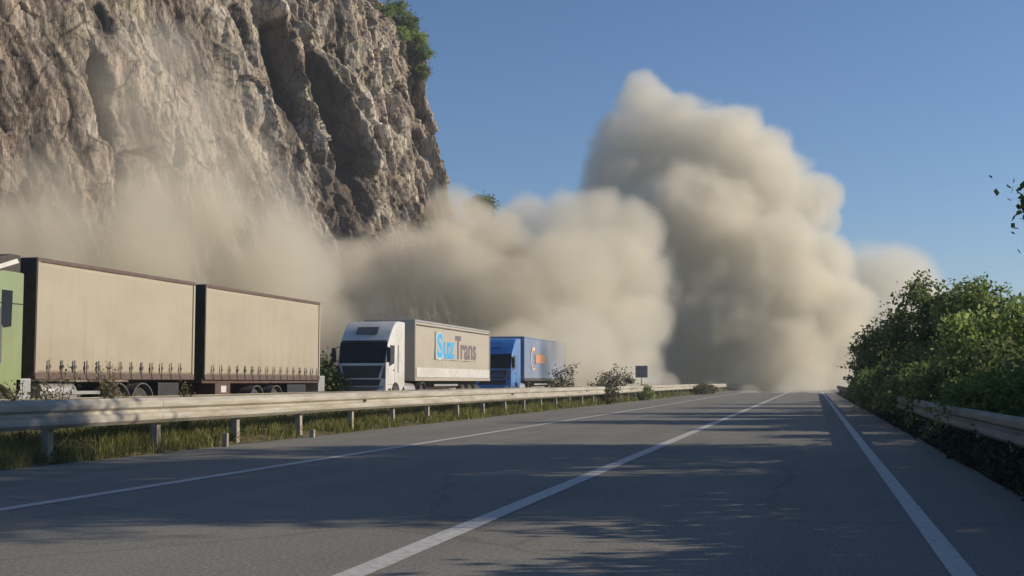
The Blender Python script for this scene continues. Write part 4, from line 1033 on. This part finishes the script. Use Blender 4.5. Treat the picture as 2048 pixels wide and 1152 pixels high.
# bushes clinging to the top edge of the cliff, and one on the hidden slope behind it
G_C = 'bushes on the top edge of the cliff'
CLP = CV.reshape(-1, 3)
def on_cliff(px, py):
    v = CLP - np.array([0, 0, CAMH]); fw_, r_, u_ = np.array(_fw), np.array(_rt), np.array(_up); d = v @ fw_
    x, y = 1024 + FPX * (v @ r_) / d, 576 - FPX * (v @ u_) / d
    e = np.hypot(x - px, y - py); k = np.where(e < 6)[0]
    if len(k) == 0: k = np.argsort(e)[:3]
    return CLP[k[np.argmin(d[k])]]
for i, (px, py, r, lab) in enumerate(((800, 18, 1.6, 'leafy bush highest on the cliff edge, at the top of the frame'), (828, 42, 1.5, 'bush on the cliff edge just below the highest one'), (842, 78, 1.2, 'small bush sticking out from the cliff edge into the sky'),
                                      (852, 108, 1.1, 'bush lower on the cliff edge below the sticking out one'), (845, 150, .9, 'lowest small bush on the cliff edge against the sky'), (812, 70, 1.0, 'dull bush on the rock left of the cliff edge'), (770, 22, 1.2, 'bush on the rock near the frame top, leftmost of the cliff bushes'))):
    p = on_cliff(px, py)
    plant('cliff_bush', lab, 'bush', (p[0] - .3, p[1], p[2] - .5), [(0, 0, .7, r * 1.0, r * .75), (r * .4, -.3, .3, r * .6, r * .5), (-r * .3, .2, 1.0, r * .5, r * .45)], 90, 24, .24, [M_LEAF_MD, M_LEAF_DK, M_LEAF_LT][i % 3], .06, G_C, .42, .40, 3, twigs=False)
p = at(962, 402, 158)
plant('slope_tree', 'dull green tree half hidden in dust right of the cliff', 'tree', (p.x, p.y, p.z - 2.5), [(0, 0, 2.0, 1.6, 1.1), (.9, .2, 1.5, 1.1, .8), (-1.0, 0, 1.5, 1.2, .9), (0, -.3, .7, 1.6, .7)], 210, 24, .30, M_LEAF_DK, .12, None, .5, .36)
# the slope it grows on: a shoulder of rock falling away from the cliff corner
sp = np.array([[p.x - 22, p.z + 1], [p.x - 10, p.z - 1.8], [p.x - 3, p.z - 2.4], [p.x + 2.2, p.z - 4.0], [p.x + 5, p.z - 9], [p.x + 9, p.z - 17], [p.x + 13, -1.0]])
tt = np.linspace(0, 1, 60); q = np.linspace(0, 1, len(sp)); xs_ = np.interp(tt, q, sp[:, 0]); zs_ = np.interp(tt, q, sp[:, 1])
Yv = np.linspace(-14, 40, 40)
Xg = np.repeat(xs_[None], 40, 0) - .05 * np.abs(Yv)[:, None]; Zg = zs_[None] - .018 * (Yv[:, None]) ** 2 * (Yv[:, None] < 0) * 2 + .5 * fbm(Xg * .2, Yv[:, None] * .2 + 0 * Xg, 7, 4)
Vh = np.stack([Xg, p.y + Yv[:, None] + 0 * Xg, np.maximum(Zg, -1)], -1).reshape(-1, 3)
i = (np.arange(39)[:, None] * 60 + np.arange(59)[None, :]).ravel()
o = quick_mesh('hillside', Vh, np.stack([i, i + 1, i + 61, i + 60], -1), M_VERGE, smooth=True); o['kind'] = 'structure'
